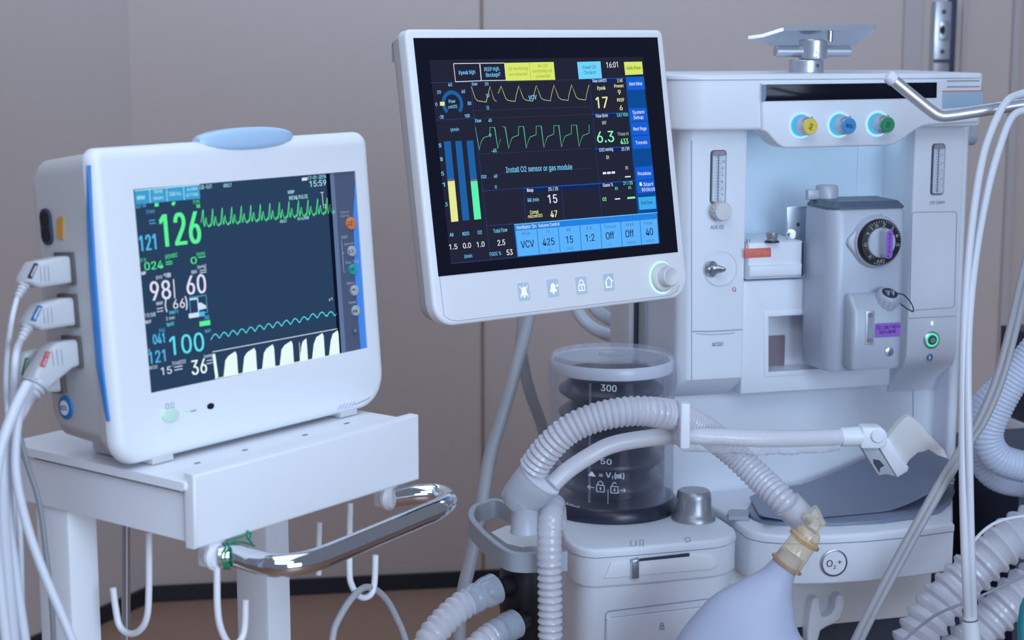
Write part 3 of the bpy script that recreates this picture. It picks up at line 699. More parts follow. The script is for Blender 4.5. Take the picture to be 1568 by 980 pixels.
# value panels
def hdr(tl, tr, br, bl): rect(tl, tr, br, bl, DKL, 2); u.Ln([tl, tr], .0006, B2, 3)
hdr((902.5, 121.7), (955, 119.5), (955.7, 127), (903, 129)); hdr((906.5, 175), (960, 172.3), (960.7, 179), (907, 181.5)); hdr((910.5, 228), (964.5, 224.5), (965, 231), (911, 234)); hdr((917, 281), (972.5, 276.3), (973, 283), (917.5, 287)); hdr((801.5, 288.5), (916.5, 281.5), (917, 288), (802, 295))
for s, a, b, h, m in (('Paw cmH2O', (907, 126.5), (928, 125.5), 5, WT), ('2 / 40', (944.5, 126), (952.5, 125.5), 5, YL), ('Ppeak', (914, 138), (926.5, 137), 5.5, YL), ('17', (912.5, 166), (930.8, 165), 17, YL), ('Pmean', (940, 134.5), (954, 133.5), 5, YL), ('9', (945.7, 145), (950, 144.8), 7, YL), ('PEEP', (944.5, 156), (955, 155.3), 5, YL), ('6', (948.5, 169), (952.8, 168.7), 7.5, YL),
    ('Flow l/min', (912, 180.3), (930, 179.2), 5, WT), ('2.0 / 10.0', (944, 178.8), (960.5, 177.8), 5, GT), ('MV', (921.5, 191), (928, 190.5), 5.5, GREYT), ('6.3', (914, 218.7), (940, 217.2), 17, GT), ('TVexp ml', (945, 208), (962, 206.8), 5, GREYT), ('433', (949.5, 221), (961.5, 220), 8, GT),
    ('CO2 mmHg', (917, 232.3), (938, 230.8), 5, WT), ('25 / 50', (951, 231), (963, 230), 5, WT), ('Et', (928, 243.5), (932, 243.2), 5, WT), ('Fi', (957.5, 260), (961, 259.7), 5, WT),
    ('Gases %', (922.5, 286.3), (938, 285), 5, WT), ('21 / 25', (954, 283.3), (968, 282.3), 5, GT), ('Et', (941.5, 291), (945.5, 290.7), 4.5, GT), ('Fi', (962, 290), (965.5, 289.7), 4.5, GT), ('O2', (922, 308), (928, 307.5), 5.5, GT),
    ('Resp', (806.5, 294), (816, 293.3), 5, WT), ('25 / 25', (839, 292.5), (854, 291.3), 5, WT), ('RR /min', (807.5, 309.5), (824.5, 308), 5.5, CYT), ('15', (838.8, 311.5), (853, 310.5), 13, WT), ('Compl', (811, 328), (824, 326.8), 5.5, YL), ('ml/cmH2O', (808, 334), (830, 332.2), 5, YL), ('47', (842.5, 333), (853, 332), 10, YL)): u.T(s, a, b, h, m, 4)
for a, b in (((922.5, 265.5), (927.5, 265)), ((929, 265), (934.5, 264.6)), ((936, 264.5), (941, 264))): u.Ln([a, b], .0026, WT, 3)
for a, b in (((956.5, 271), (965, 270.3)), ((941, 305), (949, 304.3))): u.Ln([a, b], .0014, WT, 3)
u.Ln([(960, 303.4), (972, 302.4)], .0022, GT, 3)
# right menu
rect((957, 117.5), (984.5, 117), (1007, 328), (976.5, 330), B3, 2)
for tl, tr, br, bl, ls in (((958, 118.5), (985, 117.8), (987.3, 137), (960.3, 138), ['Alarm Setup']), ((962.3, 166), (989.5, 165), (991.6, 184.7), (964.4, 186), ['System', 'Setup']), ((964.6, 187.3), (991.8, 186), (993.8, 206), (966.8, 207.4), ['Next Page']), ((967, 209), (994, 207.5), (995.8, 226.7), (969, 228.3), ['Trends']), ((972, 256.2), (998.6, 254), (1000.3, 274), (974.2, 276.3), ['Procedures']), ((974.4, 277.5), (1000.6, 275.3), (1002, 294), (976.2, 296.4), ['Start', '00:00:00'])):
    rect(tl, tr, br, bl, B2, 3); n_ = len(ls)
    for k, s in enumerate(ls):
        w_ = min(20, 3*len(s)); cx = (tl[0]+br[0])/2+(4 if s in ('Start', '00:00:00') else 0); cy = (tl[1]+br[1])/2+3+(k-(n_-1)/2)*8
        u.T(s, (cx-w_/2, cy+.5), (cx+w_/2, cy-.5), 5.2, WT, 4)
u.E((980.5, 282), 3, WT, 4); u.Q([(980.5, 282), (984, 282), (983, 278)], B2, 5)
rect((976.5, 302.5), (1003, 300.5), (1004.2, 319.5), (978.5, 321.5), emis((64, 170, 240)), 3); u.T('End Case', (981.5, 313.5), (998.5, 312), 5.2, INK2, 4)
# bottom bar
rect((786.5, 344), (1005.5, 325.5), (1009, 372.3), (791.7, 393.6), B4, 3); u.Ln([(786.5, 344), (1005.5, 325.5)], .0008, CB, 4)
u.T('Ventilator On:', (789.5, 351.5), (821, 348.5), 5.5, WT, 5); u.T('Volume Control', (823.5, 348.3), (856, 345.2), 5, WT, 5)
bt = lambda x: 353.4-(x-788.5)*.0835; bb = lambda x: 392.4-(x-792)*.0925
xs_t = (788.3, 821.3, 854, 887, 918.3, 949.5, 979, 1005.5); xs_b = (792.5, 825.2, 857, 889.5, 921, 952, 981.5, 1008)
for k in range(7): rect((xs_t[k]+.6, bt(xs_t[k])), (xs_t[k+1]-.6, bt(xs_t[k+1])), (xs_b[k+1]-.6, bb(xs_b[k+1])), (xs_b[k]+.6, bb(xs_b[k])), B5, 4)
for s, a, b in (('VCV', (797, 380.3), (817.5, 378)), ('425', (830.3, 376.8), (848.5, 374.8)), ('15', (866.3, 373), (877, 371.8)), ('1:2', (896.3, 370.3), (909.8, 368.8)), ('Off', (927, 367), (940, 365.6)), ('Off', (957, 363.8), (970, 362.4)), ('40', (988.3, 361), (999.5, 359.8))): u.T(s, a, b, 11, INK2, 5)
for s, x in (('Mode', 805), ('TV', 838), ('RR', 870), ('I:E', 902), ('Tpause', 933), ('PEEP', 964), ('Pmax', 992)):
    y_ = bt(x)+7.5; w_ = len(s)*1.6; u.T(s, (x-w_, y_+.3), (x+w_, y_-.3), 4.6, INK3, 5)
for s, x in (('ml', 841), ('/min', 872), ('s', 934), ('cmH2O', 966), ('cmH2O', 995)):
    y_ = bb(x)-3; w_ = len(s)*1.3; u.T(s, (x-w_, y_+.3), (x+w_, y_-.3), 4, INK3, 5)
# flow bars
for (x0, x1, x2, x3, yt, yb, m) in ((679.3, 689.7, 690.5, 701.3, 216.8, 340, YBAR), (696.7, 706.3, 708, 718.7, 216.3, 338, None), (714, 724, 725.8, 736.2, 215.8, 336.5, GBAR)):
    rect((x0, yt), (x1, yt-.6), (x3, yb-1.2), (x2, yb), B1, 2)
    if m:
        q = (278-yt)/(yb-yt); xa = x0+(x2-x0)*q; xb = x1+(x3-x1)*q
        rect((xa, 278), (xb, 277), (x3, yb-1.2), (x2, yb), m, 3); rect((xa-.3, 275), (xb-.3, 274), (xb, 277), (xa, 278), emis((120, 100, 120)), 3)
for s, a, b, h in (('Air', (688.3, 362.5), (694.5, 361.8), 5.5), ('N2O', (708, 361), (718, 360), 5.5), ('O2', (731, 358.8), (737.5, 358.2), 5.5), ('l/min', (711, 395.5), (722.5, 394), 5.5), ('Total Flow', (755, 357), (776.5, 354.5), 6), ('FGO2 %', (749.7, 392.3), (767, 390.3), 5.5)): u.T(s, a, b, h, CYT, 3)
for s, a, b, h in (('1.5', (687.7, 382.5), (700, 381.3), 8), ('0.0', (708.7, 380.5), (721, 379.3), 8), ('1.0', (730, 378.8), (741.7, 377.6), 8), ('2.5', (761.7, 376.3), (773.3, 375), 8.5), ('53', (775.7, 391), (784.7, 390), 8.5)): u.T(s, a, b, h, WT, 3)
for s, a in (('15', (671.5, 226)), ('10', (673.5, 247)), ('5', (675.5, 269)), ('1', (677, 286)), ('.5', (681, 316))): u.T(s, a, (a[0]+4, a[1]-.4), 6, CYT, 3)
u.mb.build('display', vd, smooth=0, merge=False)
# soft keys: lit pictograms
PIC = emis((236, 252, 240), 1.1); HALO = mat('key_light_window', (196, 210, 230), .4)
for (cx, cy, kind) in ((802, 446.5, 'bell'), (846.5, 441, 'bells'), (890, 437, 'lock'), (932, 432, 'home')):
    k = UI(MM, -.0031); C = MM.uv(cx, cy, -.003); k.mb.slab(rr(C[0]-.0085, C[1]-.0105, C[0]+.0085, C[1]+.0105, .002), -.0034, -.003, HALO)
    L = lambda pts, w=.0011: k.mb.line([(C[0]+a, C[1]+b) for a, b in pts], w, -.0037, PIC)
    Fp = lambda pts: k.mb.flat([(C[0]+a, C[1]+b) for a, b in pts], -.0037, PIC)
    if kind in ('bell', 'bells'):
        Fp([(-.0055, -.0045), (.0055, -.0045), (.0035, -.001), (.003, .004), (0, .006), (-.003, .004), (-.0035, -.001)]); Fp([(-.0014, -.0068), (.0014, -.0068), (.0014, -.005), (-.0014, -.005)])
        if kind == 'bell': L([(-.006, .0065), (.006, -.0065)], .0008); L([(.006, .0065), (-.006, -.0065)], .0008)
        else: Fp(rr(.005, .001, .0078, .0038, .001, 2))
    elif kind == 'lock':
        L([(-.0045, -.006), (.0045, -.006), (.0045, .0005), (-.0045, .0005), (-.0045, -.0066)]); L([(-.003, .0005), (-.003, .004), (-.0015, .0062), (.0015, .0062), (.003, .004), (.003, .0005)]); Fp([(-.0008, -.0045), (.0008, -.0045), (.0008, -.001), (-.0008, -.001)])
    else:
        L([(-.005, -.006), (.0035, -.006), (.0035, .0003), (.0058, .0003), (0, .0062), (-.0058, .0003), (-.0045, .0003), (-.0045, -.0066)])
    k.mb.build('soft_key', vd, smooth=0)
C = MM.uv(1013, 425, -.003)
kb = MB(); kb.lathe([(.0205, 0), (.0205, -.0004), (.0175, -.0006)], (C[0], -.003, C[1]), (0, 1, 0), emis((196, 255, 236), 1.1), 36, False, False); kb.build('glow_ring', vd)
kb = MB(); kb.lathe([(.0178, 0), (.0178, -.004), (.0165, -.0055), (.0122, -.006), (.0118, -.017), (.0105, -.0185), (.0098, -.018), (.0001, -.0165)], (C[0], -.003, C[1]), (0, 1, 0), SIDEG, 36); kb.build('knob', vd)

# ------------------------------------------------------------------ anesthesia machine
mo = P(1100, 450, 2.55); mo.z = 0
MF = Fr(mo, radians(15.634)); uv = MF.uv
am = thing('anesthesia_machine', 'tall white anesthesia machine with three lit gas knobs and a black display strip', 'machine', MF)
ZW = .82
def outl(pts, y): return MF.poly(pts, y)
# head
zt, zl, zb = uv(1300, 118, -.045)[1], uv(1300, 121, -.045)[1], uv(1100, 200, -.045)[1]
hd = MB(); plan = rr(-.088, -.045, .404, .20, (.05, .012, .02, .03), 8)
hd.slab(plan, zl-.0006, zb, WHITE2, axis='z', b2=.005); hd.build('head', am)
MB().slab(inset(plan, -.0015), zl+.0075, zl+.0003, WHITE2, axis='z', b=.004).build('top_lid', am)
MB().slab(inset(plan, .0012), zl+.0006, zl-.0008, SEAM, axis='z').build('lid_seam', am)
lip = [(1166, 127), (1167, 199.5), (1174, 202.5), (1181, 210), (1190, 220), (1198, 225.5), (1206, 227), (1358, 223.5), (1370, 221.5), (1384, 213), (1400, 201), (1412, 194), (1425, 191.5), (1499, 187.5), (1505, 120)]
MB().slab(outl(lip, -.05), -.05, -.004, WHITE2, b=.0035).build('control_fascia', am)
MB().slab(outl([(1168.5, 129.4), (1168.5, 155.3), (1434.5, 150), (1435, 126)], -.0512), -.0512, -.047, BLACKG, b=.0006).build('display_strip', am)
MB().slab(outl([(1166.5, 129.4), (1166.5, 155.5), (1171, 155.4), (1173, 150), (1173, 129.3)], -.0514), -.0514, -.0505, SEAM).build('strip_end', am)
MB().slab(outl([(1443.5, 140.5), (1443, 166), (1505, 162), (1505.5, 139.5)], -.0512), -.0512, -.0495, STICK, b=.0003).build('blue_sticker', am)
MB().slab(outl([(1443.5, 139), (1443.5, 140.5), (1505.5, 139.5), (1505.5, 138)], -.0514), -.0514, -.0495, REDL).build('sticker_edge', am)
u = UI(MF, -.0505)
for y0 in (123.5, 132.5): u.Ln([(1450, y0+.5), (1500, y0)], .0014, SEAM)
u.mb.build('vent_slot', am, smooth=0)
wl = bpy.data.lights.new('work_light', 'AREA'); wl.shape = 'RECTANGLE'; wl.size = .24; wl.size_y = .02; wl.energy = .05; wl.color = (.55, .82, 1.0)
wlo = bpy.data.objects.new('work_light', wl); COL.objects.link(wlo); wlo.location = MF.M @ Vector((.20, .06, zb-.002)); wlo.rotation_euler = (0, 0, MF.yaw)
# gas knobs
GLOW = emis((128, 224, 255), 1.05); GLOWP = emis((196, 236, 255)); GLOW2 = emis((84, 184, 240), .95)
for (b_, c_, m, s, nm, rot) in (((1226, 192), (1238, 194), YELLOW, 'Air', 'yellow air knob', 1), ((1284.5, 191), (1296, 191.5), CAPB, 'N2O', 'blue nitrous oxide knob', 0), ((1343, 189.5), (1357, 189), CAPG, 'O2', 'green oxygen knob', 1)):
    B = uv(*b_, -.05); o = (B[0], -.05, B[1]); g = MB()
    g.lathe([(.0190, 0), (.0188, -.0010), (.0168, -.0014)], o, (0, 1, 0), GLOWP, 32, False, False); g.lathe([(.0168, -.0014), (.0150, -.0014)], o, (0, 1, 0), GLOW, 32, False, False); ring = g.build('glow_ring', am)
    k = MB(); k.lathe([(.0155, 0), (.0145, -.012)], o, (0, 1, 0), GLOW2, 28, False, True)
    k.lathe([(.0132+(.0006 if i % 2 else 0), -.010-.0001*i) for i in range(2)]+[(.0128, -.030), (.0118, -.032)], o, (0, 1, 0), ALU, 28); kn = k.build('gas_knob', am); lab(kn, nm)
    c = MB(); c.lathe([(.0112, -.0318), (.0112, -.0335), (.0104, -.0342)], o, (0, 1, 0), m, 28)
    L_ = .0075 if len(s) == 2 else .011
    ang = radians(78) if rot else radians(-12)
    c.text(s, -L_/2, L_/2, -.0028, .0056, 0, INK, xf=lambda p: (o[0]+p[0]*cos(ang)-p[2]*sin(ang), -.05-.0346, o[2]+p[0]*sin(ang)+p[2]*cos(ang)))
    c.build('knob_cap', kn)
    g = MB(); g.add([(o[0]+r*cos(a), -.0512, o[2]+r*sin(a)) for r in (.0215, .0205) for a in [radians(-32+70*k/9) for k in range(10)]], [[k, k+1, k+11, k+10] for k in range(9)], DARKGAP); g.build('scale_mark', am, smooth=0)
# left column
zc0 = 1.012
lc = MB(); cpl = rr(-.062, 0, .041, .20, (.022, .002, .01, .01), 6)
def lift(pl, z): return [(x, y, z) for x, y in pl]
lc.loft([lift(cpl, zb+.004), lift(cpl, zc0), lift([(x, max(y, .012)) for x, y in cpl], zc0-.012), lift([(x, max(y, .045)) for x, y in cpl], zc0-.034)], WHITE2)
lc.build('flowmeter_column', am)
u = UI(MF, -.0003); A_ = lambda q: q
u.Ln([(1059, 215), (1059, 583)], .0007, SEAM); u.Ln([(1060, 507.5), (1090, 507.3), (1137, 504.5)], .0016, INKG); u.Ln([(1066, 511), (1090, 512.5), (1115, 511), (1125, 509.5)], .0008, SEAM)
u.T('AUX O2', (1088, 351), (1108, 350.5), 6, INKG); u.T('ACGO', (1090, 530.5), (1107, 529.5), 6, INKG); u.T('Q', (1121, 446), (1127, 446), 6, REDL)
u.mb.build('column_print', am, smooth=0)
def flowmeter(x0, x1, y0, y1, knob, labels):
    fm = MB(); a, b = uv(x0, y1, 0), uv(x1, y0, 0)
    fm.slab(rr(a[0], a[1], b[0], b[1], .005), -.0012, .002, DARKGAP, b=.0006)
    fm.slab(rr(a[0]+.0035, a[1]+.003, b[0]-.0015, b[1]-.007, .003), -.0016, 0, INKW)
    w = b[0]-a[0]; xm = a[0]+w*.48
    fm.box(xm-.0008, xm+.0008, -.0024, -.0016, a[1]+.004, b[1]-.006, INK)
    for k in range(15):
        z = a[1]+.007+(b[1]-a[1]-.018)*k/14; l = .0055 if k % 3 == 0 else .0032
        fm.box(xm-.0045, xm+l, -.0018, -.0015, z-.0003, z+.0003, INK)
    for k, s in enumerate(labels):
        z = a[1]+.013+(b[1]-a[1]-.03)*k/(len(labels)-1); fm.text(s, xm+.0055, xm+.0055+.0024*len(s), z-.0018, .0036, -.0019, INK)
    fm.slab(rr(a[0]+.004, b[1]-.009, b[0]-.004, b[1]-.001, .002), -.0022, 0, BROWNB)
    o = fm.build('flowmeter', am)
    MB().slab(rr(a[0]+.001, a[1]+.001, b[0]-.001, b[1]-.001, .004), -.0038, -.0032, LENS).build('flowmeter_window', o)
    if knob:
        c = uv(*knob, -.004); k = MB(); k.lathe([(.0135+(.0007 if 0 else 0), 0), (.0140, -.004), (.0140, -.016), (.0125, -.019), (.004, -.0195)], (c[0], -.003, c[1]), (0, 1, 0), SIDEG, 28)
        for i in range(16):
            a_ = 2*pi*i/16; k.cyl((c[0]+.0138*cos(a_), -.018, c[1]+.0138*sin(a_)), (0, 1, 0), .0012, .013, SIDEG, 8)
        k.add([(c[0]+.003+r*cos(t), -.0197, c[1]-.001+r*sin(t)) for r in (.0075, .0062) for t in [radians(200+110*i/10) for i in range(11)]], [[i, i+1, i+12, i+11] for i in range(10)], DARKGAP)
        k.build('flow_knob', o)
flowmeter(1086.5, 1112.5, 229.5, 312, (1101, 322.5), ['1', '2', '4', '6', '8', '10'])
# gas outlet nipple in its round dish
c = uv(1103, 411, 0); dd = MB(); dd.lathe([(.027, -.0012), (.0255, -.002), (.0245, 0.0005), (.020, .004), (.0001, .005)], (c[0], 0, c[1]), (0, 1, 0), WHITE2, 32, False); dd.build('outlet_dish', am)
c = uv(1089, 412, -.004); nb = MB(); nd = Vector((.55, -1, .06)); nb.lathe([(.0120, 0), (.0120, .004), (.007, .0045), (.0065, .010), (.0078, .011), (.0055, .014), (.0066, .015), (.0044, .019), (.0054, .020), (.003, .026), (.0025, .027)], (c[0], -.002, c[1]), nd, STEEL, 22); nb.build('gas_nipple', am)
# middle section with the tray recess, back panels
zs = uv(1230, 598, .003)[1]
hole = outl([(1176, 484.5), (1176, 569.5), (1310, 561), (1310, 477)], .003)
ms = MB(); ms.slab([(.0405, zs), (.29, zs), (.29, uv(1180, 429, .003)[1]), (.0405, uv(1180, 429, .003)[1])], .003, .05, WHITE2, holes=[hole], b=.002, hm=WHITE2, back=False); ms.build('middle_panel', am)
fr = MB(); h2 = inset(hole, -.0075); fr.slab(h2, .0015, .004, WHITE2, holes=[hole], b=.001); fr.build('recess_frame', am)
rb = MB(); hx0 = min(p[0] for p in hole); hx1 = max(p[0] for p in hole); hz0 = min(p[1] for p in hole); hz1 = max(p[1] for p in hole)
rb.box(hx0-.005, hx1+.01, .05, .055, hz0-.005, hz1+.005, WHITE2); rb.build('recess_back', am)
MB().slab([(hx0-.002, hz0), (hx0+.048, hz0), (hx0+.048, hz0+.047), (hx0-.002, hz0+.047)], .044, .0505, BROWNB, b=.001).build('recess_box', am)
MB().box(.041, .345, .10, .19, zs+.05, zb+.002, mat('recess_panel_blue_white', (214, 230, 244), .3)).build('recess_panel', am)
x_ = uv(1314, 250, .0995)[0]; MB().box(x_-.001, x_+.0015, .0985, .1005, uv(1180, 429, .003)[1]+.02, zb, INKW).build('panel_joint', am)
# lower back panel
MB().box(-.060, .416, .060, .20, ZW-.03, zs+.03, WHITE2, .004).build('lower_panel', am)
u = UI(MF, .0598); u.Ln([(1398, 598), (1398, 645)], .001, SEAM); u.mb.build('lower_panel_seam', am, smooth=0)
# right column
rc = MB(); rpl = rr(.316, 0, .4015, .20, (.003, .003, .01, .01), 3)
rc.loft([lift(rpl, zb+.004), lift(rpl, 1.030), lift([(x, max(y, .010)) for x, y in rpl], 1.012), lift([(x, max(y, .045)) for x, y in rpl], .985), lift([(x, max(y, .058)) for x, y in rpl], .962)], WHITE2); rc.build('control_column', am)
MB().slab(rr(.4005, .012, .418, .20, (.008, .008, .01, .01), 4), zb+.003, ZW-.02, WHITE2, axis='z').build('side_rail', am)
flowmeter(1424, 1447.5, 219.5, 299, None, ['1', '2', '3', '4', '5'])
u = UI(MF, -.0003); q = [(1396.5, 328), (1393, 472), (1396, 475.5), (1458, 471), (1461.5, 467), (1465, 327), (1462, 324), (1400, 325)]
for a, b in zip(q, q[1:]+q[:1]): u.Ln([a, b], .0008, SEAM)
u.Ln([(1391.5, 487.5), (1463.5, 484)], .0008, SEAM); u.T('O2 l/min', (1424, 313), (1446, 311.5), 5, INKG)
u.mb.build('column_print', am, smooth=0)
c = uv(1425.5, 520, 0); pb = MB(); o = (c[0], 0, c[1])
pb.lathe([(.0135, 0), (.0135, -.003), (.0122, -.004), (.0105, -.0042)], o, (0, 1, 0), STEEL, 32, False, False); pb.lathe([(.0108, -.0035), (.0108, -.0043), (.0078, -.0043)], o, (0, 1, 0), emis((92, 240, 190)), 32, False, False); pb.lathe([(.0078, -.004), (.0076, -.0052), (.0001, -.0056)], o, (0, 1, 0), mat('dark_green_button', (46, 96, 92), .4), 32)
pb.line([(c[0], c[1]-.001), (c[0], c[1]+.004)], .0009, -.0064, INKW); pb.line([(c[0]+.0032*cos(t), c[1]+.0032*sin(t)) for t in [radians(120+300*i/12) for i in range(13)]], .0009, -.0064, INKW)
pb.build('power_button', am)
c = uv(1427, 495, 0); MB().slab(ell(c[0], c[1], .0018, .0034), -.0012, .001, emis((220, 250, 240))).build('indicator_light', am)
c = uv(1424, 547, 0); ib = MB(); ib.slab(ell(c[0], c[1], .0048, .0056), -.0006, .001, BADGE); ib.slab(ell(c[0]-.001, c[1], .0016, .004), -.0009, 0, INKW); ib.line([(c[0]+.0005, c[1]-.002), (c[0]+.003, c[1]+.001)], .0009, -.001, INKW); ib.build('mains_symbol', am)
# work surface, apron, underside
fe = MF.plan([(1144, 824), (1153, 827), (1170, 830.5), (1195, 832.5), (1230, 833), (1275, 832), (1330, 829), (1400, 822), (1461, 813.5)], ZW-.0125)
xr = fe[-1][0]
wsp = fe+[(xr+.003, fe[-1][1]+.01), (.405, 0.0), (.405, .062), (-.02, .062), tuple(MF.hit(1111, 786, 'z', ZW).xy)]
# keep the right edge square to the machine
MB().slab(wsp, ZW, ZW-.012, WHITE2, axis='z', b=.005).build('work_surface', am)
MB().slab(inset(wsp, .0015), ZW-.0122, ZW-.0135, SEAM, axis='z').build('work_surface_seam', am)
zap = MF.hit(1260, 893, 'y', fe[4][1]).z
ap = MB(); ap.slab(inset(wsp, .0008), ZW-.0136, zap, WHITE2, axis='z', b2=.004); ap.build('apron', am)
# deep body under the apron
MB().box(-.018, .318, -.10, .20, .645, zap+.001, SIDEG, .003).build('underside_panel', am)
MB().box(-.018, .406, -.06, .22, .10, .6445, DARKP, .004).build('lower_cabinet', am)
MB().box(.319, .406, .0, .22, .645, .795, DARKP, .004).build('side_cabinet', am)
for x in (-.02, .38):
    for y in (-.03, .19): MB().cyl((x-.012, y, .05), (1, 0, 0), .05, .024, BLACKP, 24, .004).build('caster', am)
# flush button
def yfront(px, py):  # front of apron near that pixel
    best = None
    for a, b in zip(fe, fe[1:]):
        for k in range(20):
            t = k/20; y = a[1]+(b[1]-a[1])*t; h = MF.hit(px, py, 'y', y)
            d = abs(h.x-(a[0]+(b[0]-a[0])*t))
            if best is None or d < best[0]: best = (d, y, h, (b[1]-a[1])/(b[0]-a[0]))
    return best
_, yb_, h, sl = yfront(1277, 862)
nrm = Vector((sl, -1, 0)).normalized(); o = Vector((h.x, yb_+.0005, h.z))
fb = MB(); fb.lathe([(.0200, 0), (.0200, .0016), (.0185, .0022)], o, nrm, STEEL, 36, False, False); fb.lathe([(.0186, .0022), (.0178, .0008)], o, nrm, DARKGAP, 36, False, False); fb.lathe([(.0178, .0008), (.0170, .0028), (.0001, .0032)], o, nrm, WHITE2, 36)
tx = Vector((nrm.y*-1, nrm.x, 0))
def onb(p): return o+nrm*.0036+tx*p[0]+Vector((0, 0, p[2]))
fb.text('O', -.0120, -.0030, -.0044, .0098, 0, INK, xf=onb); fb.text('2', -.0018, .0022, -.0080, .0052, 0, INK, xf=onb); fb.text('+', .0038, .0112, -.0010, .0072, 0, INK, xf=onb)
fb.build('oxygen_flush_button', am)
hk = [(1237, 992), (1237, 965), (1240, 945), (1243, 925), (1246, 917), (1251, 915), (1255, 919), (1257, 935), (1259, 944), (1266, 945), (1274, 940), (1279, 931), (1280, 917), (1284, 911), (1290, 911), (1294, 917), (1292.5, 934), (1288, 946), (1279, 955), (1266, 960), (1257, 966), (1250, 992)]
MB().slab(MF.poly(hk, -.118), -.118, -.10, WHITE2, b=.003).build('bag_hook', am)
# flank rails seen beside the display
MB().box(-.0665, -.0615, .135, .165, .83, zb, GREYP, .001).build('flank_strip', am)
MB().box(-.070, -.060, .168, .176, .83, zb, DARKGAP, .001).build('flank_groove', am)
MB().box(-.078, -.060, .178, .27, .83, zb, SIDEG, .003).build('rear_rail', am)
MB().cyl((.405, .10, zb-.022), (1, 0, 0), .016, .07, GREYP, 24, .002).build('rear_clamp', am)
# arm that carries the display
p0 = MM.M @ Vector((.10, .046, -.02)); p1 = MF.M @ Vector((-.066, .11, 1.21))
arm = MB(); arm.tube([MM.I @ p for p in spline([p0, p0.lerp(p1, .5)+Vector((0, 0, -.01)), p1], 6)], .018, GREYP, 16); arm.build('support_arm', vd)

# ------------------------------------------------------------------ pivoting bracket on top of the machine
ztop = zl+.0075
b0 = MF.hit(1234, 112, 'y', .06); PF = Fr(MF.M @ Vector((b0.x, .06, ztop)), MF.yaw)
pv = thing('tilt_bracket', 'satin metal pivoting platform bracket standing on top of the anesthesia machine', 'bracket', PF)
uz = lambda py: PF.uv(1240, py, 0)[1]
MB().cyl((0, 0, 0), (0, 0, 1), .0262, uz(91.5), ALU, 36, .001).build('base_collar', pv)
xk = PF.uv(1246, 75, 0)[0]
cb = MB(); cb.cyl((xk-.001, 0, uz(91)), (0, 0, 1), .0215, uz(60)-uz(91), ALU, 36, .002); cb.build('pivot_post', pv)
ct = MB(); ct.cyl((PF.uv(1187, 78, 0)[0], 0, uz(78.5)), (1, 0, 0), .0088, PF.uv(1301, 78, 0)[0]-PF.uv(1187, 78, 0)[0], ALU, 24, .001); ct.build('cross_tube', pv)
pl_ = MB()
yf, yb2 = -.012, .075
fl, frr = PF.uv(1200, 47, yf), PF.uv(1343, 46, yf); bl, br = PF.uv(1183, 70, yb2), PF.uv(1308, 69, yb2)
tk = .0085
q = [Vector((fl[0], yf, fl[1])), Vector((frr[0], yf, frr[1])), Vector((br[0], yb2, br[1])), Vector((bl[0], yb2, bl[1]))]
nn = (q[1]-q[0]).cross(q[3]-q[0]).normalized(); nn = nn if nn.z > 0 else -nn
pl_.loft([q, [v+nn*tk for v in q]], ALU); pl_.build('platform', pv)
wg = MB(); a = Vector((fl[0], yf, fl[1])); wv = PF.uv(1146, 60, .01)
q = [a, Vector((bl[0], yb2, bl[1]-.002)), Vector((PF.uv(1172, 66, .05)[0], .05, PF.uv(1172, 66, .05)[1])), Vector((wv[0], .01, wv[1])), Vector((PF.uv(1168, 57, 0)[0], 0, PF.uv(1168, 57, 0)[1]))]
wg.loft([q, [v+nn*.005 for v in q]], ALU); wg.build('platform_wing', pv)
cx = PF.uv(1271, 60, -.004); MB().cyl((cx[0], -.004, PF.uv(1271, 64, -.004)[1]), (0, 0, 1), .0042, .018, STEEL, 16, .0006).build('lock_pin', pv)
for px, py, rr_, m, nm in ((1251, 84, .0052, STEEL, 'clamp_screw'), (1252, 100.5, .0026, DARKGAP, 'set_screw')):
    yy = -.0215 if nm == 'clamp_screw' else -.0262; c = PF.uv(px, py, yy); s_ = MB(); s_.lathe([(rr_, .004), (rr_, -.0012), (rr_*.55, -.0016), (rr_*.5, .0006)], (c[0], yy+.0016, c[1]), (0, 1, 0), m, 20); s_.build(nm, pv)

# ------------------------------------------------------------------ vaporizer and its manifold
mz0, mz1 = uv(1180, 429, -.02)[1], uv(1180, 372, -.02)[1]
mn = thing('vaporizer_manifold', 'white metal manifold bar with red sticker, left of the grey vaporizer', 'manifold', Fr(MF.M @ Vector((.10, .02, mz0)), MF.yaw))
NF = Fr(MF.M @ Vector((.10, .02, mz0)), MF.yaw)
nx0, nx1 = -.0575, NF.uv(1231, 400, -.04)[0]
MB().box(nx0, nx1+.002, -.030, .075, .0004, mz1-mz0, WHITE2, .004).build('bar', mn)
MB().slab([(nx0, .004), (nx1, .004), (nx1, .022), (nx0, .022)], -.036, -.029, WHITE2, b=.004, b2=.0).build('bar_ridge', mn)
MB().box(nx1+.0022, nx1+.006, -.026, .05, .002, mz1-mz0-.003, DARKGAP).build('bar_shadow_gap', mn)
st = MB(); st.slab(NF.poly([(1141, 381), (1141, 395.5), (1181, 393.5), (1180.5, 379)], -.0308), -.0308, -.0295, REDL, b=.0003); ui = UI(NF, -.0308); ui.mb = st; ui.T('r Tec 6 Plus', (1143, 391.5), (1178, 389.5), 6.5, mat('pale_red_ink', (250, 190, 170), .5), 1.2); st.build('red_sticker', mn)
c = NF.hit(1182, 371, 'z', mz1-mz0); vp = MB(); vp.lathe([(.011, 0), (.011, .002), (.0085, .0025)], (c.x, c.y, c.z), (0, 0, 1), BLACKP, 24); vp.lathe([(.0082, .002), (.0088, .004), (.0075, .0055), (.0088, .008), (.0088, .0145), (.007, .0155)], (c.x, c.y, c.z), (0, 0, 1), KNOBS, 24); vp.build('port_valve', mn)
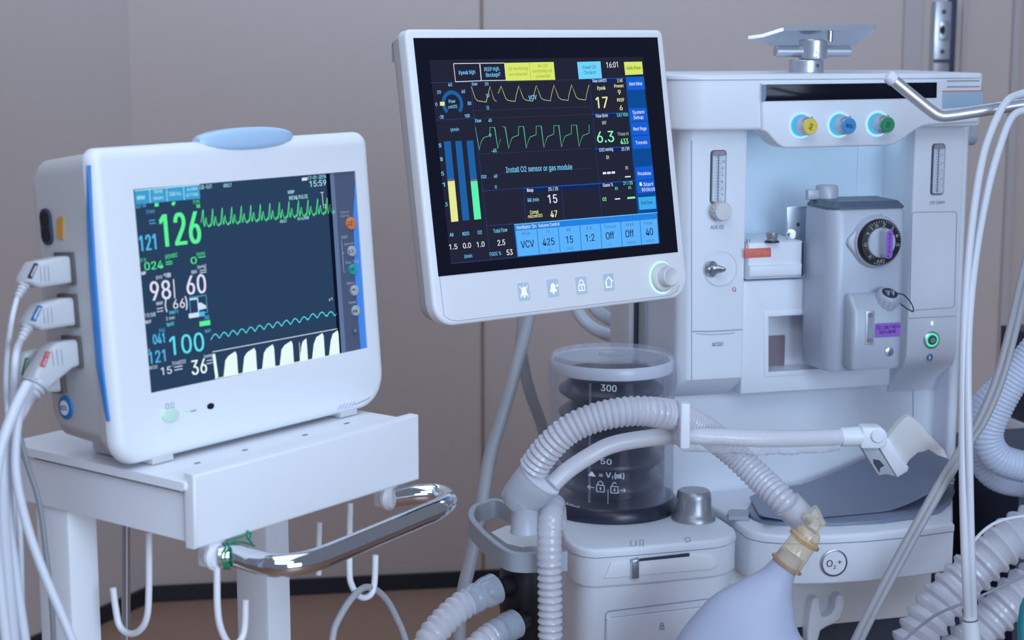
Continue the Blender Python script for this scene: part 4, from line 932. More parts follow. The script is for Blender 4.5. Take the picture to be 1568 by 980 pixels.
c = NF.hit(1145, 371, 'z', mz1-mz0); MB().cyl((c.x, c.y, c.z-.001), (0, 0, 1), .003, .006, STEEL, 12).build('port_pin', mn)
bp = MB(); bp.slab(NF.poly([(1205, 317), (1205.5, 370), (1237, 370), (1237, 315)], .0), 0, .006, ALU, b=.001); c = NF.uv(1222, 344, 0); bp.slab(ell(c[0], c[1], .0026, .0032), -.0006, .001, INK); bp.build('lock_plate', mn)
c = NF.uv(1211, 359, 0); ts = MB(); ts.lathe([(.0078, -.001), (.0078, -.005), (.0035, -.0055), (.0032, -.013), (.0042, -.0135), (.0042, -.016)], (c[0], .001, c[1]), Vector((.25, 1, 0)), STEEL, 20); ts.build('thumb_screw', mn)
VB = MF.hit(1330, 566, 'y', -.085)
VF = Fr(MF.M @ Vector((.20, -.03, VB.z)), MF.yaw)
vz = thing('vaporizer', 'grey vaporizer with black ring dial and purple stickers', 'vaporizer', VF)
V = lambda px, py, y: VF.uv(px, py, y)
yf = -.060
xl_, xr_ = V(1283, 440, yf)[0]-.014, V(1385, 440, yf)[0]; zt_ = V(1340, 320, yf)[1]; zb_ = V(1340, 566, yf)[1]
xs_ = xl_
bd = MB(); vpl = rr(xs_, yf, xr_, .029, (.022, .012, .006, .006), 8)
bd.loft([lift(inset(vpl, .002), zb_), lift(vpl, zb_+.004), lift(vpl, zt_-.006), lift(inset(vpl, .003), zt_)], VAPG); bd.build('body', vz)
ld_ = MB(); ld_.loft([lift(inset(vpl, .001), zt_), lift(inset(vpl, .001), zt_+.003), lift(inset(vpl, .010), zt_+.011)], VAPD); ld_.build('top_cover', vz)
c = VF.hit(1272, 304, 'z', zt_+.011); lk = MB(); lk.lathe([(.017, 0), (.017, .019), (.015, .022)], (c.x-.001, c.y+.012, zt_+.008), (0, 0, 1), VAPG, 24); lk.box(c.x-.034, c.x-.01, c.y+.006, c.y+.018, zt_+.009, zt_+.024, VAPG, .003); lk.build('lock_lever', vz)
dc = V(1346.5, 371, yf-.012); do = (dc[0], yf, dc[1])
dl = MB(); dl.lathe([(.040, 0), (.0385, -.004), (.036, -.010)], do, (0, 1, 0), VAPG, 48, False)
tear = [(dc[0]+.038*cos(t), dc[1]+.038*sin(t)) for t in [radians(-125+250*k/24) for k in range(25)]]+[(dc[0]-.046, dc[1]+.006), (dc[0]-.048, dc[1]-.001), (dc[0]-.044, dc[1]-.008)]
dl.slab(tear, yf-.006, yf+.001, VAPG, b=.003); dl.build('dial_housing', vz)
rg = MB(); rg.lathe([(.0345, -.009), (.0342, -.0150), (.0315, -.0185), (.0225, -.0190)], do, (0, 1, 0), BLACKP, 56, False, False)
for k, s in enumerate(['OFF', '.2', '.6', '1', '1.5', '2', '3', '4', '5']):
    an = radians((-92, -128, -172, 150, 118, 84, 52, 22, -8)[k]); r_ = .0262
    cxp, czp = dc[0]+r_*cos(an), dc[1]+r_*sin(an); rot = an-pi/2; w_ = .0022*len(s)
    rg.text(s, -w_, w_, -.0022, .0048, 0, INKW, xf=lambda p, a=cxp, b=czp, r=rot: (a+p[0]*cos(r)-p[2]*sin(r), yf-.0195, b+p[0]*sin(r)+p[2]*cos(r)))
for k in range(34):
    an = radians(-128+276-276*k/33*.86-20); rg.line([(dc[0]+.0302*cos(an), dc[1]+.0302*sin(an)), (dc[0]+.0326*cos(an), dc[1]+.0326*sin(an))], .0006, yf-.0186-.0006, INKW)
rg.build('dial_ring', vz)
kn = MB(); kn.lathe([(.0225, -.012), (.0225, -.019), (.021, -.021), (.0001, -.0215)], do, (0, 1, 0), VAPG, 40)
kn = kn.build('dial', vz)
gx = dc[0]+.0015; gp = MB(); gp.slab(rr(gx-.0058, dc[1]-.021, gx+.0058, dc[1]+.0215, .0055, 5), yf-.040, yf-.020, VAPG, b=.002); gp.build('dial_grip', kn)
gp = MB(); gx2 = gx; gp.slab(rr(gx2-.0052, dc[1]-.0205, gx2+.0052, dc[1]+.021, .005, 5), yf-.0405, yf-.0398, PURP)
for k, s in enumerate(['%', 'O', 'T', 'S', 'A', 'L']): gp.text(s, gx2-.0018, gx2+.0018, dc[1]+.0125-k*.0062, .0042, yf-.0409, PURPD)
gs_ = gp.build('grip_sticker', kn); lab(gs_, 'purple sticker on the dial grip')
u = UI(VF, yf-.0005); u.T('.', (1348, 330), (1350, 330), 3, INK); u.Ln([(1348, 327), (1349, 333)], .001, INK); u.mb.build('index_mark', vz, smooth=0)
# filler block
yk = yf-.030
fx0, fx1 = V(1306, 500, yk)[0], V(1386, 500, yk)[0]; fz0, fz1 = V(1345, 566, yk)[1], V(1345, 452, yk)[1]
fpl = rr(fx0, yk, fx1, yf+.002, (.007, .016, .002, .002), 6)
fk = MB(); fk.loft([lift(inset(fpl, .003), fz0), lift(fpl, fz0+.006), lift(fpl, fz1-.022), lift([(x, y+(.012 if y < yk+.018 else 0)) for x, y in fpl], fz1-.004), lift([(x, y+(.016 if y < yk+.018 else 0)) for x, y in inset(fpl, .002)], fz1)], VAPG); fk.build('filler_block', vz)
a, b = V(1324, 528, yk), V(1339, 475, yk); sg = MB(); sg.slab(rr(a[0], a[1], b[0], b[1], .002), yk-.0012, yk+.001, ALU, b=.0005); sg.slab(rr(a[0]+.0035, a[1]+.003, b[0]-.0035, b[1]-.003, .001), yk-.0016, yk, INKG)
for k in (0, 1): sg.slab(rr(a[0]+.003, a[1]+.004+(b[1]-a[1]-.014)*k, b[0]-.003, a[1]+.010+(b[1]-a[1]-.014)*k, .001), yk-.002, yk, BROWNB)
sg = sg.build('sight_glass', vz)
pt = VF.poly([(1340, 495), (1340, 518), (1378.5, 515), (1379.5, 492.5)], yk-.0006)
pz = MB(); pz.slab(rr(min(p[0] for p in pt), min(p[1] for p in pt)+.001, max(p[0] for p in pt), max(p[1] for p in pt)-.001, .002), yk-.0009, yk+.001, PURP); ui = UI(VF, yk-.0009); ui.mb = pz; ui.T('FILL ONLY WITH', (1342.5, 504.8), (1377.5, 502.5), 5.4, PURPD, 1); ui.T('ISOFLURANE', (1346, 511.5), (1372, 509.5), 5, PURPD, 1); po = pz.build('purple_label', vz); lab(po, 'purple filling label on the vaporizer')
c = V(1361.5, 538.5, yk); sc = MB(); sc.lathe([(.0065, .001), (.0065, -.0012), (.0055, -.0016)], (c[0], yk, c[1]), (0, 1, 0), STEEL, 24); sc.line([(c[0]-.001, c[1]-.0045), (c[0]+.001, c[1]+.0045)], .0012, yk-.0018, INK); sc.build('drain_screw', vz)
c = V(1357, 452, yk+.012); cp = MB(); ca = Vector((.05, -.5, .86)).normalized(); co = Vector((c[0], yk+.014, c[1]-.014))
rib = []; n = 36
for r_, h_ in ((.0165, 0), (.0165, .018), (.0145, .021)):
    rib.append((r_, h_))
cp.lathe(rib, co, ca, VAPG, 36)
uax = ca.orthogonal().normalized(); wax = ca.cross(uax)
for k in range(14):
    a_ = 2*pi*k/14; cp.cyl(co+(uax*cos(a_)+wax*sin(a_))*.0162+ca*.002, ca, .0016, .015, VAPG, 8)
cp.lathe([(.0118, .0208), (.0118, .0216)], co, ca, DARKGAP, 28)
for dx in (-.004, .004): cp.box(co.x+dx-.001, co.x+dx+.001, co.y+ca.y*.022-.006, co.y+ca.y*.022+.004, co.z+ca.z*.022-.003, co.z+ca.z*.022+.0035, GREYP)
cp = cp.build('filler_cap', vz)
tl = [co+ca*.021+Vector((.004, 0, .0)), co+Vector((.020, -.016, .016)), co+Vector((.034, -.016, .002)), co+Vector((.0385, -.014, -.010)), co+Vector((.032, -.010, -.007)), co+Vector((.022, -.004, .001)), co+Vector((.017, -.002, .006))]
MB().tube(spline(tl, 8), .0009, BLACKP, 8).build('cap_tether', cp)

# ------------------------------------------------------------------ breathing module with bellows
BO = MF.M @ Vector((-.16, .02, ZW))
bm_ = thing('breathing_module', 'white breathing module with silver pressure knob under the clear bellows', 'breathing module', Fr(MF.M @ Vector((-.16, -.1, .30)), MF.yaw))
BF = Fr(MF.M @ Vector((-.16, -.1, .30)), MF.yaw)
DZ = ZW-.30
dk = BF.plan([(861, 800), (861, 822), (866, 835), (877, 845), (892, 850.5), (912, 852.5), (960, 849), (1030, 843), (1095, 837), (1114, 832.5), (1127, 825), (1134, 817)], DZ-.010)
# back edge stays clear of the machine's own work surface
rr_pt = tuple(BF.hit(1112, 788, 'z', DZ).xy); rr_pt = (rr_pt[0]-.016, rr_pt[1])
dk2 = [(dk[-1][0]-.010, dk[-1][1])]
deck = dk[:-1]+dk2+[rr_pt, (rr_pt[0], .155), (dk[0][0]+.004, .155)]
MB().slab(deck, DZ, DZ-.0118, WHITE2, axis='z', b=.005).build('deck', bm_)
MB().slab(inset(deck, .0016), DZ-.0119, DZ-.0132, SEAM, axis='z').build('deck_seam', bm_)
zr = BF.hit(930, 911, 'y', -.115).z
MB().slab(inset(deck, .0012), DZ-.0133, zr, WHITE2, axis='z', b2=.004).build('body', bm_)
MB().slab(inset(deck, .0065), zr-.0002, .02, WHITE2, axis='z', b2=.01).build('canister', bm_)
# front fittings lie on the front face: plane through the front edge
fa, fb_ = Vector(dk[5]), Vector(dk[8]); ang = math.atan2(fb_.y-fa.y, fb_.x-fa.x)
FFo = BF.M @ Vector((fa.x, fa.y, DZ-.012)); FF = Fr(FFo, BF.yaw+ang)
def onto(mb, name, parent, src=FF):
    mb.v = [tuple(parent_frame.I @ (src.M @ Vector(v))) for v in mb.v]; return mb.build(name, parent)
parent_frame = BF
hp_ = FF.poly([(925, 886), (935, 862), (965, 856.5), (1056, 848), (1092, 852), (1098, 866), (1090, 872)], -.001)
g = MB(); g.slab(hp_, -.0022, .006, WHITE, b=.0016); onto(g, 'handle_recess', bm_)
g = MB(); g.slab(FF.poly([(965, 857.5), (966, 861), (1056, 852), (1056, 847.5)], -.003), -.003, .004, DARKGAP); onto(g, 'handle_slot', bm_)
g = MB(); g.slab(FF.poly([(967.5, 858), (967.5, 886.5), (978.5, 885.5), (978.5, 855)], -.008), -.010, -.001, STEEL, b=.002); lab(onto(g, 'latch_lever', bm_), 'steel latch lever')
u = UI(FF, .0045); u.Ln([(926, 990), (927.5, 940), (932, 936), (1092, 916)], .0009, SEAM); u.Ln([(928, 950), (935, 946), (1088, 927)], .0006, SEAM)
onto(u.mb, 'drawer_outline', bm_)
pd = MB(); pd.slab(FF.poly([(929, 998), (929, 947), (1088, 929), (1088, 985)], .004), .003, .012, WHITE2, b=.001); onto(pd, 'canister_door', bm_)
u = UI(FF, .0026); c = FF.uv(1013.5, 959, .0026); u.mb.line([(c[0]+a, c[1]+b) for a, b in ((-.003, -.0045), (.003, -.0045), (.003, .001), (-.003, .001), (-.003, -.005))], .0007, .0024, INK); u.mb.line([(c[0]+a, c[1]+b) for a, b in ((-.002, .001), (-.002, .004), (0, .0055), (.002, .004), (.002, .001))], .0007, .0024, INK); u.mb.line([(c[0], c[1]-.003), (c[0], c[1]-.0002)], .0009, .0023, INK)
onto(u.mb, 'lock_mark', bm_)
def onz(pts, z): return [Vector((*BF.plan([p], z)[0], z)) for p in pts]
dp = MB()
for pts in ([(966, 828), (966, 836), (971, 836)], [(974, 828), (974, 836)], [(980, 828), (980, 836)], [(985, 836), (985, 827), (979, 827)], [(1049, 824), (1056, 823), (1058, 828), (1051, 830), (1049, 824)]):
    q = onz(pts, DZ+.0004)
    dp.tube(q, .0005, INKG, 4)
dp.build('deck_print', bm_)
c = BF.hit(1063, 797, 'z', DZ); kb = MB(); kb.lathe([(.0325, 0), (.0325, .003), (.0295, .008), (.0265, .014), (.0255, .034), (.0245, .041), (.022, .044), (.0001, .0445)], (c.x+.002, c.y+.008, DZ), (0, 0, 1), KNOBS, 40)
for k in range(10):
    a_ = 2*pi*k/10; kb.box(c.x+.002+.0258*cos(a_)-.0006, c.x+.002+.0258*cos(a_)+.0006, c.y+.008+.0258*sin(a_)-.0006, c.y+.008+.0258*sin(a_)+.0006, DZ+.018, DZ+.034, INKG)
lab(kb.build('pressure_knob', bm_), 'silver ribbed pressure knob')
c = BF.hit(1042, 748, 'z', DZ+.01); kb = MB(); kb.lathe([(.024, 0), (.024, .012), (.018, .022), (.006, .027), (.0001, .028)], (c.x+.022, c.y+.05, DZ), (0, 0, 1), WHITE2, 32); kb.build('valve_dome', bm_)

bl = thing('bellows_assembly', 'clear cylinder with black folded bellows and white volume marks standing on the breathing module', 'bellows', Fr(BO, MF.yaw))
LF = Fr(BO, MF.yaw); RD = .094
ztp = LF.hit(926, 540, 'y', 0).z
b_ = MB(); b_.lathe([(.1005, .0004), (.1015, .006), (.099, .014), (.096, .020), (.092, .022)], (0, 0, 0), (0, 0, 1), BELLOW, 64); b_.build('base_ring', bl)
fd = MB(); prof = []; n = 5; zb0, zb1 = .026, ztp-.038; pit = (zb1-zb0)/n
for k in range(n):
    z = zb0+pit*k; prof += [(.058, z), (.064, z+pit*.12), (.0765, z+pit*.36), (.079, z+pit*.46), (.0785, z+pit*.58), (.066, z+pit*.86)]
prof += [(.060, zb1), (.070, zb1+.004), (.072, zb1+.010)]
fd.lathe(prof, (0, 0, 0), (0, 0, 1), BELLOW, 56); lab(fd.build('folded_bellows', bl), 'black folded rubber bellows')
tr = MB(); tr.lathe([(.0905, ztp-.026), (.0912, ztp-.024), (.0912, ztp-.012), (.089, ztp-.008), (.086, ztp-.010), (.086, ztp-.026)], (0, 0, 0), (0, 0, 1), mat('frosted_white_ring', (226, 230, 242), .3, alpha=.9), 64, False, False); tr.build('top_ring', bl)
dm = MB(); dm.lathe([(RD+.004, .015), (RD, .022), (RD, ztp-.014), (RD-.002, ztp-.006), (RD-.006, ztp-.001), (RD-.012, ztp), (.020, ztp-.003), (.018, ztp+.001), (.0001, ztp+.002)], (0, 0, 0), (0, 0, 1), DOME, 72, False); dm = dm.build('clear_dome', bl)
for a_ in (-128, -52):
    MB().box(RD*cos(radians(a_))-.0012, RD*cos(radians(a_))+.0012, RD*sin(radians(a_))-.001, RD*sin(radians(a_))+.002, .03, ztp-.03, DOME).build('guide_rib', bl)
mk_ = UI(LF, -RD*.97); rc_ = RD+.0006
for s, a, b, h in (('300', (922.5, 600), (944, 600), 10), ('-', (929.5, 578), (937.5, 578), 6), ('250', (923, 654), (944, 653.5), 9), ('50', (922, 712), (937, 712), 8), ('= V', (920, 733), (936, 732), 8), ('T', (936.5, 734.5), (940, 734.5), 5), ('(mL)', (941, 732.5), (955, 732), 8), ('DF', (868, 787), (880, 788), 6), ('50mL', (882, 788), (898, 788.5), 6)): mk_.T(s, a, b, h, INKW)
mk_.Q([(906, 733), (911, 725), (916, 733)], INKW, 2)
for cx, op in ((922, 0), (941, 1)):
    mk_.O([(cx-5, 745), (cx+5, 745), (cx+5, 755), (cx-5, 755)], .0008, INKW); mk_.Ln([(cx, 748), (cx, 752)], .0012, INKW)
    mk_.Ln([(cx-3, 745), (cx-3, 741), (cx, 738.5), (cx+3, 741)]+([(cx+3, 745)] if not op else []), .0008, INKW)
mk_.Ln([(914, 750), (906, 750)], .0008, INKW); mk_.Ln([(909, 747), (906, 750), (909, 753)], .0008, INKW); mk_.Ln([(949, 750), (957, 750)], .0008, INKW); mk_.Ln([(954, 747), (957, 750), (954, 753)], .0008, INKW)
mk_.Ln([(932, 750), (932, 772)], .0005, INKW)
mk_.mb.v = [(p[0], -math.sqrt(max(1e-6, rc_*rc_-min(abs(p[0]), rc_*.98)**2)), p[2]) for p in mk_.mb.v]
mk_.mb.build('volume_marks', bl, smooth=0)

# ------------------------------------------------------------------ hoses, elbow and bracket left of the module
def corr(mb, pts, r, pitch, m, amp=.12, n=18, step=4):
    """corrugated hose along a path: rounded ribs"""
    q = resample(pts, pitch/step); loops = 0
    return mb.tube(q, lambda f, l: r*(1-amp+amp*(.5+.5*cos(2*pi*l/pitch))**.7), m, n)
wp = lambda pts: spline([P(*p) for p in pts], 10)
YE = 2.13
EO = P(803, 815, YE); EF = Fr(EO, 0)
el = thing('hose_elbow', 'pale grey elbow joint holding the ribbed hose and smooth arm, left of the bellows', 'hose connector', EF)
g = MB(); g.lathe([(.0185, 0), (.0185, .002), (.0175, .0035), (.0175, .036), (.020, .040), (.020, .046)], (0, 0, 0), (0, 0, 1), ELB, 28); g.build('lower_stub', el)
ax = (P(836, 722, YE-.015)-P(800, 752, YE)).normalized(); g = MB(); loops = []
c0_, c1_ = EF.L(P(797, 764, YE)), EF.L(P(826, 733, YE-.012)); axl = (c1_-c0_).normalized(); up_ = EF.L(P(797, 708, YE-.012))-EF.L(P(850, 758, YE-.012)); up_ = (up_-axl*up_.dot(axl)).normalized(); sd = axl.cross(up_)
for f_, a_, b__ in ((-.32, .020, .016), (-.25, .0235, .018), (.1, .0265, .0185), (.5, .0285, .0195), (.93, .0295, .0195), (1, .0285, .0185)):
    cc = c0_.lerp(c1_, f_); loops.append([cc+up_*a_*cos(2*pi*k/32)+sd*b__*sin(2*pi*k/32) for k in range(32)])
g.loft(loops, ELB); g.build('cuff', el)
g = MB(); lp_ = [[c1_+axl*h_+up_*a_*cos(2*pi*k/32)+sd*b__*sin(2*pi*k/32) for k in range(32)] for h_, a_, b__ in ((0, .0300, .0200), (.0028, .0300, .0200))]; g.loft(lp_, WHITE2); g.build('cuff_rim', el)
hs = thing('corrugated_hose', 'translucent ribbed hose arching from the grey elbow past the bellows to the amber connector', 'hose', loc=P(1236, 790, 2.16))
hf = Fr(P(1236, 790, 2.16), 0)
pa = wp([(817, 716, 2.112), (836, 690, 2.105), (868, 660, 2.10), (910, 640, 2.10), (960, 630, 2.10), (1005, 631, 2.11), (1042, 639, 2.155), (1082, 661, 2.208), (1122, 693, 2.222), (1160, 729, 2.205), (1196, 764, 2.175), (1216, 783, 2.165)])
g = MB(); q = resample(pa, .0076/4); g.tube([hf.I @ p for p in q], lambda f, l: (.0196-.0004*f)*(1-.13+.13*(.5+.5*cos(2*pi*l/.0076))**.7), HOSE, 20); g.build('ribbed_tube', hs)
g = MB(); q = wp([(1206, 772, 2.162), (1222, 788, 2.164), (1237, 801, 2.165)]); g.tube([hf.I @ p for p in q], lambda f, l: .0198-.0012*f, HOSE, 20); g.build('end_cuff', hs)
g = MB(); g.lathe([(.0125, 0), (.0115, .006), (.0050, .020), (.0042, .024)], hf.I @ P(1240, 784, 2.140), hf.I @ P(1263, 804, 2.138)-hf.I @ P(1240, 784, 2.140), AMBERC, 20); g.build('clear_tip', hs)
# smooth arm that carries the bag
YA = 2.135
ar = thing('bag_arm', 'smooth white bendable arm wrapped in clear film with a jointed clamp at its end', 'support arm', loc=P(1344, 685, 2.22))
af = Fr(P(1344, 685, 2.22), 0)
pa = wp([(845, 743, 2.115), (867, 722, 2.125), (898, 701, 2.14), (935, 682, 2.15), (985, 672, 2.155), (1040, 667.5, 2.155), (1100, 669, 2.158), (1170, 672, 2.17), (1240, 671, 2.195), (1292, 669, 2.215)])
MB().tube([af.I @ p for p in pa], .0110, mat('arm_grey_white', (214, 214, 222), .32), 20).build('tube', ar)
fl = MB(); q = resample(wp([(1046, 671, 2.155), (1100, 674, 2.158), (1170, 677, 2.17), (1240, 675, 2.195), (1286, 671, 2.213)]), .004)
random.seed(3); loops = []; t_ = Vector((1, .1, 0)).normalized()
for i, p in enumerate(q):
    loops.append([af.I @ (p+Vector((0, -cos(a)*.0125, sin(a)*(.0125 if sin(a) > -.2 else .0165)))*(1+random.uniform(-.06, .08)+.05*sin(i*.5+a*3))) for a in [2*pi*k/18 for k in range(18)]])
fl.loft(loops, FILM, False, False); fl.build('film_wrap', ar)
s0, s1 = af.I @ P(1287, 669.5, 2.213), af.I @ P(1328, 667, 2.22)
g = MB(); d_ = s1-s0; g.lathe([(.0118, 0), (.0124, .001), (.0128, d_.length*.6), (.0128, d_.length)], s0, d_, WHITE2, 24); g.build('sleeve', ar)
AJ = af
g = MB(); g.slab(rr(*AJ.uv(1315, 684, 0), *AJ.uv(1356, 651, 0), (.003, .012, .013, .003), 5), -.014, .012, WHITE2, b=.003, b2=.002); g.build('joint', ar)
c = AJ.uv(1344, 667.5, -.0145); g = MB(); g.lathe([(.0088, 0), (.0088, -.003), (.0076, -.0042), (.0001, -.0045)], (c[0], -.0138, c[1]), (0, 1, 0), WHITE2, 28); g.build('joint_button', ar)
g = MB(); g.slab(AJ.poly([(1318, 685), (1344, 684), (1374, 731), (1357, 727), (1345, 729)], -.004), -.004, .02, GREYP, b=.002); g.slab(AJ.poly([(1337, 703), (1338, 710), (1347, 724), (1347.5, 717), (1354, 713), (1347, 705)], -.0045), -.0046, -.003, DARKGAP); lab(g.build('clamp_jaw', ar), 'grey notched clamp jaw')
g = MB(); g.slab(AJ.poly([(1345, 684), (1360, 670), (1373, 690), (1392, 716), (1390, 722), (1374, 731.5)], -.006), -.0065, .02, WHITE2, b=.002); g.build('clamp_jaw', ar)
g = MB(); g.slab(AJ.poly([(1359, 671), (1378, 648), (1389, 638.5), (1398, 639.5), (1412, 651), (1420, 662), (1446, 689), (1452, 703), (1436, 698), (1422, 689), (1413, 693), (1406, 693.5), (1392, 706), (1388, 714)], .003), .003, .02, SIDEG, b=.002); g.build('clamp_plate', ar)
hc = MB(); HCF = Fr(P(1041, 648, 2.13), radians(10)); hc.slab(rr(*HCF.uv(1034, 682, 0), *HCF.uv(1050, 612, 0), .003, 3), -.024, -.004, WHITE2, b=.002, b2=.002)
hc.v = [tuple(v) for v in hc.v]; o = hc.build('hose_clip'); o.location = HCF.o; o.rotation_euler = (0, 0, HCF.yaw); tag(o, 'white rectangular clip holding the ribbed hose to the smooth arm', 'clip')

# bracket handle on the module's left, black manifold block below it
zB = P(770, 835, 2.18).z
def at3(px, py, z): return at_z(px, py, z)
brp = [(790, 775), (760, 764), (742, 768), (726, 775), (722, 790), (735, 808), (757, 828), (778, 842), (800, 846), (830, 845), (868, 843)]
bk = thing('side_bracket', 'pale grey looped bracket on the left side of the breathing module', 'bracket', loc=at3(868, 843, zB)-Vector((0, 0, .03)))
kf = Fr(at3(868, 843, zB)-Vector((0, 0, .03)), 0)
pth = spline([kf.I @ at3(a, b, zB) for a, b in brp], 6); g = MB(); loops = []
for i, p in enumerate(pth):
    t_ = pth[min(i+1, len(pth)-1)]-pth[max(0, i-1)]; t_.z = 0; t_.normalize(); n_ = Vector((-t_.y, t_.x, 0)); th = .0042; h0, h1 = -.026, 0
    loops.append([p+n_*th+Vector((0, 0, h1-.001)), p+n_*(th-.001)+Vector((0, 0, h1)), p-n_*(th-.001)+Vector((0, 0, h1)), p-n_*th+Vector((0, 0, h1-.001)), p-n_*th+Vector((0, 0, h0)), p+n_*th+Vector((0, 0, h0))])
g.loft(loops, GREYP); g.build('band', bk)
g = MB(); q = [kf.I @ at3(a, b, zB-.002) for a, b in ((752, 815), (775, 805), (800, 803), (835, 806), (850, 815), (850, 832), (800, 838), (776, 832))]
g.loft([[v for v in q], [v-Vector((0, 0, .010)) for v in q]], SIDEG); g.build('shelf_plate', bk)
pbk = thing('port_block', 'black manifold block with two hose ports below the grey bracket', 'manifold', loc=Vector((*P(800, 900, 2.20).xy, .60)))
qf = Fr(pbk.location, 0)
zz1, zz2 = qf.I @ P(800, 862, 2.20), qf.I @ P(800, 992, 2.20)
g = MB(); g.lathe([(.026, zz2.z-.02), (.027, zz2.z+.03), (.033, (qf.I @ P(800, 945, 2.2)).z), (.036, (qf.I @ P(800, 915, 2.2)).z), (.033, zz1.z-.004), (.031, zz1.z)], (0.004, 0, 0), (0, 0, 1), BLACKP, 32); g.build('block', pbk)
for (a, b) in (((792, 893, 2.19), (760, 902, 2.15)), ((806, 944, 2.18), (789, 955, 2.15))):
    p_, e_ = qf.I @ P(*a), qf.I @ P(*b); MB().lathe([(.014, 0), (.014, (e_-p_).length)], p_, e_-p_, BLACKP, 24).build('port', pbk)
def ribhose(label, cuff, path, r, pitch, m=HOSE, amp=.13, mcuff=HOSEC, rc=None, group=None, plain=0):
    loc = P(*path[-1]); f_ = Fr(loc, 0); t = thing('corrugated_hose', label, 'hose', loc=loc, group=group)
    if cuff:
        q = [f_.I @ p for p in wp(cuff)]; k_ = rc or r*1.02
        MB().tube(q, lambda f, l: k_*(1 if f < .35 else .93+.03*sin(f*20)), mcuff, 24).build('cuff', t)
    q = resample(wp(path), pitch/4); MB().tube([f_.I @ p for p in q], lambda f, l: r*(1-(amp if f > plain else amp*.35)*(1-(.5+.5*cos(2*pi*l/pitch))**.7)), m, 22).build('ribbed_tube', t)
    return t
ribhose('upper of two translucent ribbed hoses leaving the black port block', [(758, 901, 2.145), (735, 912, 2.13), (716, 922, 2.118)], [(718, 921, 2.12), (700, 933, 2.11), (676, 956, 2.095), (655, 985, 2.08), (640, 1030, 2.07)], .0195, .0105, rc=.0205, group='hoses on the black port block')
ribhose('lower of two translucent ribbed hoses leaving the black port block', [(788, 955, 2.145), (770, 964, 2.13), (752, 974, 2.115)], [(754, 973, 2.117), (735, 988, 2.10), (715, 1012, 2.09), (705, 1050, 2.08)], .0185, .0105, rc=.0195, group='hoses on the black port block')
ribhose('translucent ribbed hose hanging straight down in front of the black port block', None, [(850, 800, 2.205), (848, 780, 2.19), (846, 773, 2.165), (844, 782, 2.14), (842, 805, 2.128), (841, 850, 2.122), (842, 910, 2.12), (843, 1050, 2.115)], .0163, .0094, amp=.2, plain=.47)

# ------------------------------------------------------------------ bag with amber elbow
bg = thing('reservoir_bag', 'milky inflated breathing bag hanging below the amber connector', 'breathing bag', loc=P(1130, 1120, 2.16))
gf = Fr(P(1130, 1120, 2.16), 0)
g = MB(); cen = [(1212, 850, 21), (1200, 868, 22), (1188, 888, 30), (1172, 915, 52), (1154, 950, 82), (1144, 985, 106), (1138, 1020, 120), (1132, 1070, 122), (1130, 1130, 100), (1130, 1170, 50)]
pts = spline([Vector((a, b, r)) for a, b, r in cen], 6); loops = []; YB_ = 2.11
vw = [gf.I @ P(p.x, p.y, YB_+ (0.0 if p.z < 40 else .0)) for p in pts]
for i, p in enumerate(pts):
    t_ = (vw[min(i+1, len(vw)-1)]-vw[max(0, i-1)]).normalized(); s_ = t_.cross(Vector((0, 1, 0))).normalized(); d_ = s_.cross(t_).normalized()
    R_ = p.z*2.13/FPX; dd_ = min(R_, .017+.42*max(0, R_-.017))
    loops.append([vw[i]+s_*R_*cos(2*pi*k/32)+d_*dd_*sin(2*pi*k/32) for k in range(32)])
g.loft(loops, SILIC); g.build('bag_body', bg)
ea, eb = P(1206, 862, 2.11), P(1243, 812, 2.11); ax_ = (eb-ea)
ae = thing('amber_connector', 'amber transparent elbow connector between the ribbed hose end and the milky bag neck', 'hose connector', loc=ea); ef = Fr(ea, 0)
Ln_ = ax_.length
g = MB(); g.lathe([(.0188, -.004), (.0222, -.0035), (.0222, -.0005), (.0188, 0)], (0, 0, 0), ax_, AMBERD, 32, False, False); g.lathe([(.0212, Ln_*.655), (.0217, Ln_*.66), (.0217, Ln_*.74), (.0210, Ln_*.745)], (0, 0, 0), ax_, AMBERD, 32, False, False); g.lathe([(.0188, 0), (.0192, .002), (.0185, Ln_*.3), (.0195, Ln_*.32), (.0185, Ln_*.36), (.0180, Ln_*.62), (.0212, Ln_*.66), (.0212, Ln_*.74), (.0175, Ln_*.78), (.0165, Ln_*.9), (.013, Ln_*1.0)], (0, 0, 0), ax_, AMBER, 32); g.build('socket', ae)
g = MB(); g.tube([ef.I @ p for p in wp([(1243, 812, 2.115), (1248, 803, 2.12), (1243, 797, 2.13), (1236, 793, 2.14)])], .0070, AMBERC, 16); g.build('bend', ae)
g = MB()
for a, b in (((1262, 803), (1240, 832)),): g.tube([ef.I @ P(*a, 2.09), ef.I @ P(*b, 2.092)], .0014, AMBER, 8)
g.build('tether_strip', ae)

# ------------------------------------------------------------------ rubber mat on the work surface
mt = thing('rubber_mat', 'dark grey curled rubber mat in a shallow tray on the work surface', 'mat', Fr(MF.M @ Vector((.15, -.08, ZW)), MF.yaw))
TF = Fr(MF.M @ Vector((.15, -.08, ZW)), MF.yaw)
tp_ = TF.plan([(1143, 782), (1150, 792), (1166, 799), (1200, 802.5), (1280, 803), (1350, 799), (1405, 792), (1440, 783), (1455, 770), (1462, 752), (1462, 742), (1300, 750), (1175, 757), (1152, 765)], .003)
lim = TF.L(MF.M @ Vector((.398, 0, ZW))).x
tp_ = [(min(x, lim), min(y, .12)) for x, y in tp_]
MB().slab(tp_, .006, .0004, RUBBER, axis='z', b=.003, holes=()).build('tray', mt)
MB().slab(TF.plan([(1113, 788), (1116, 793), (1146, 794), (1148, 783), (1120, 782), (1115, 784)], .004), .007, .0006, GREYP, axis='z', b=.002).build('tray_tab', mt)
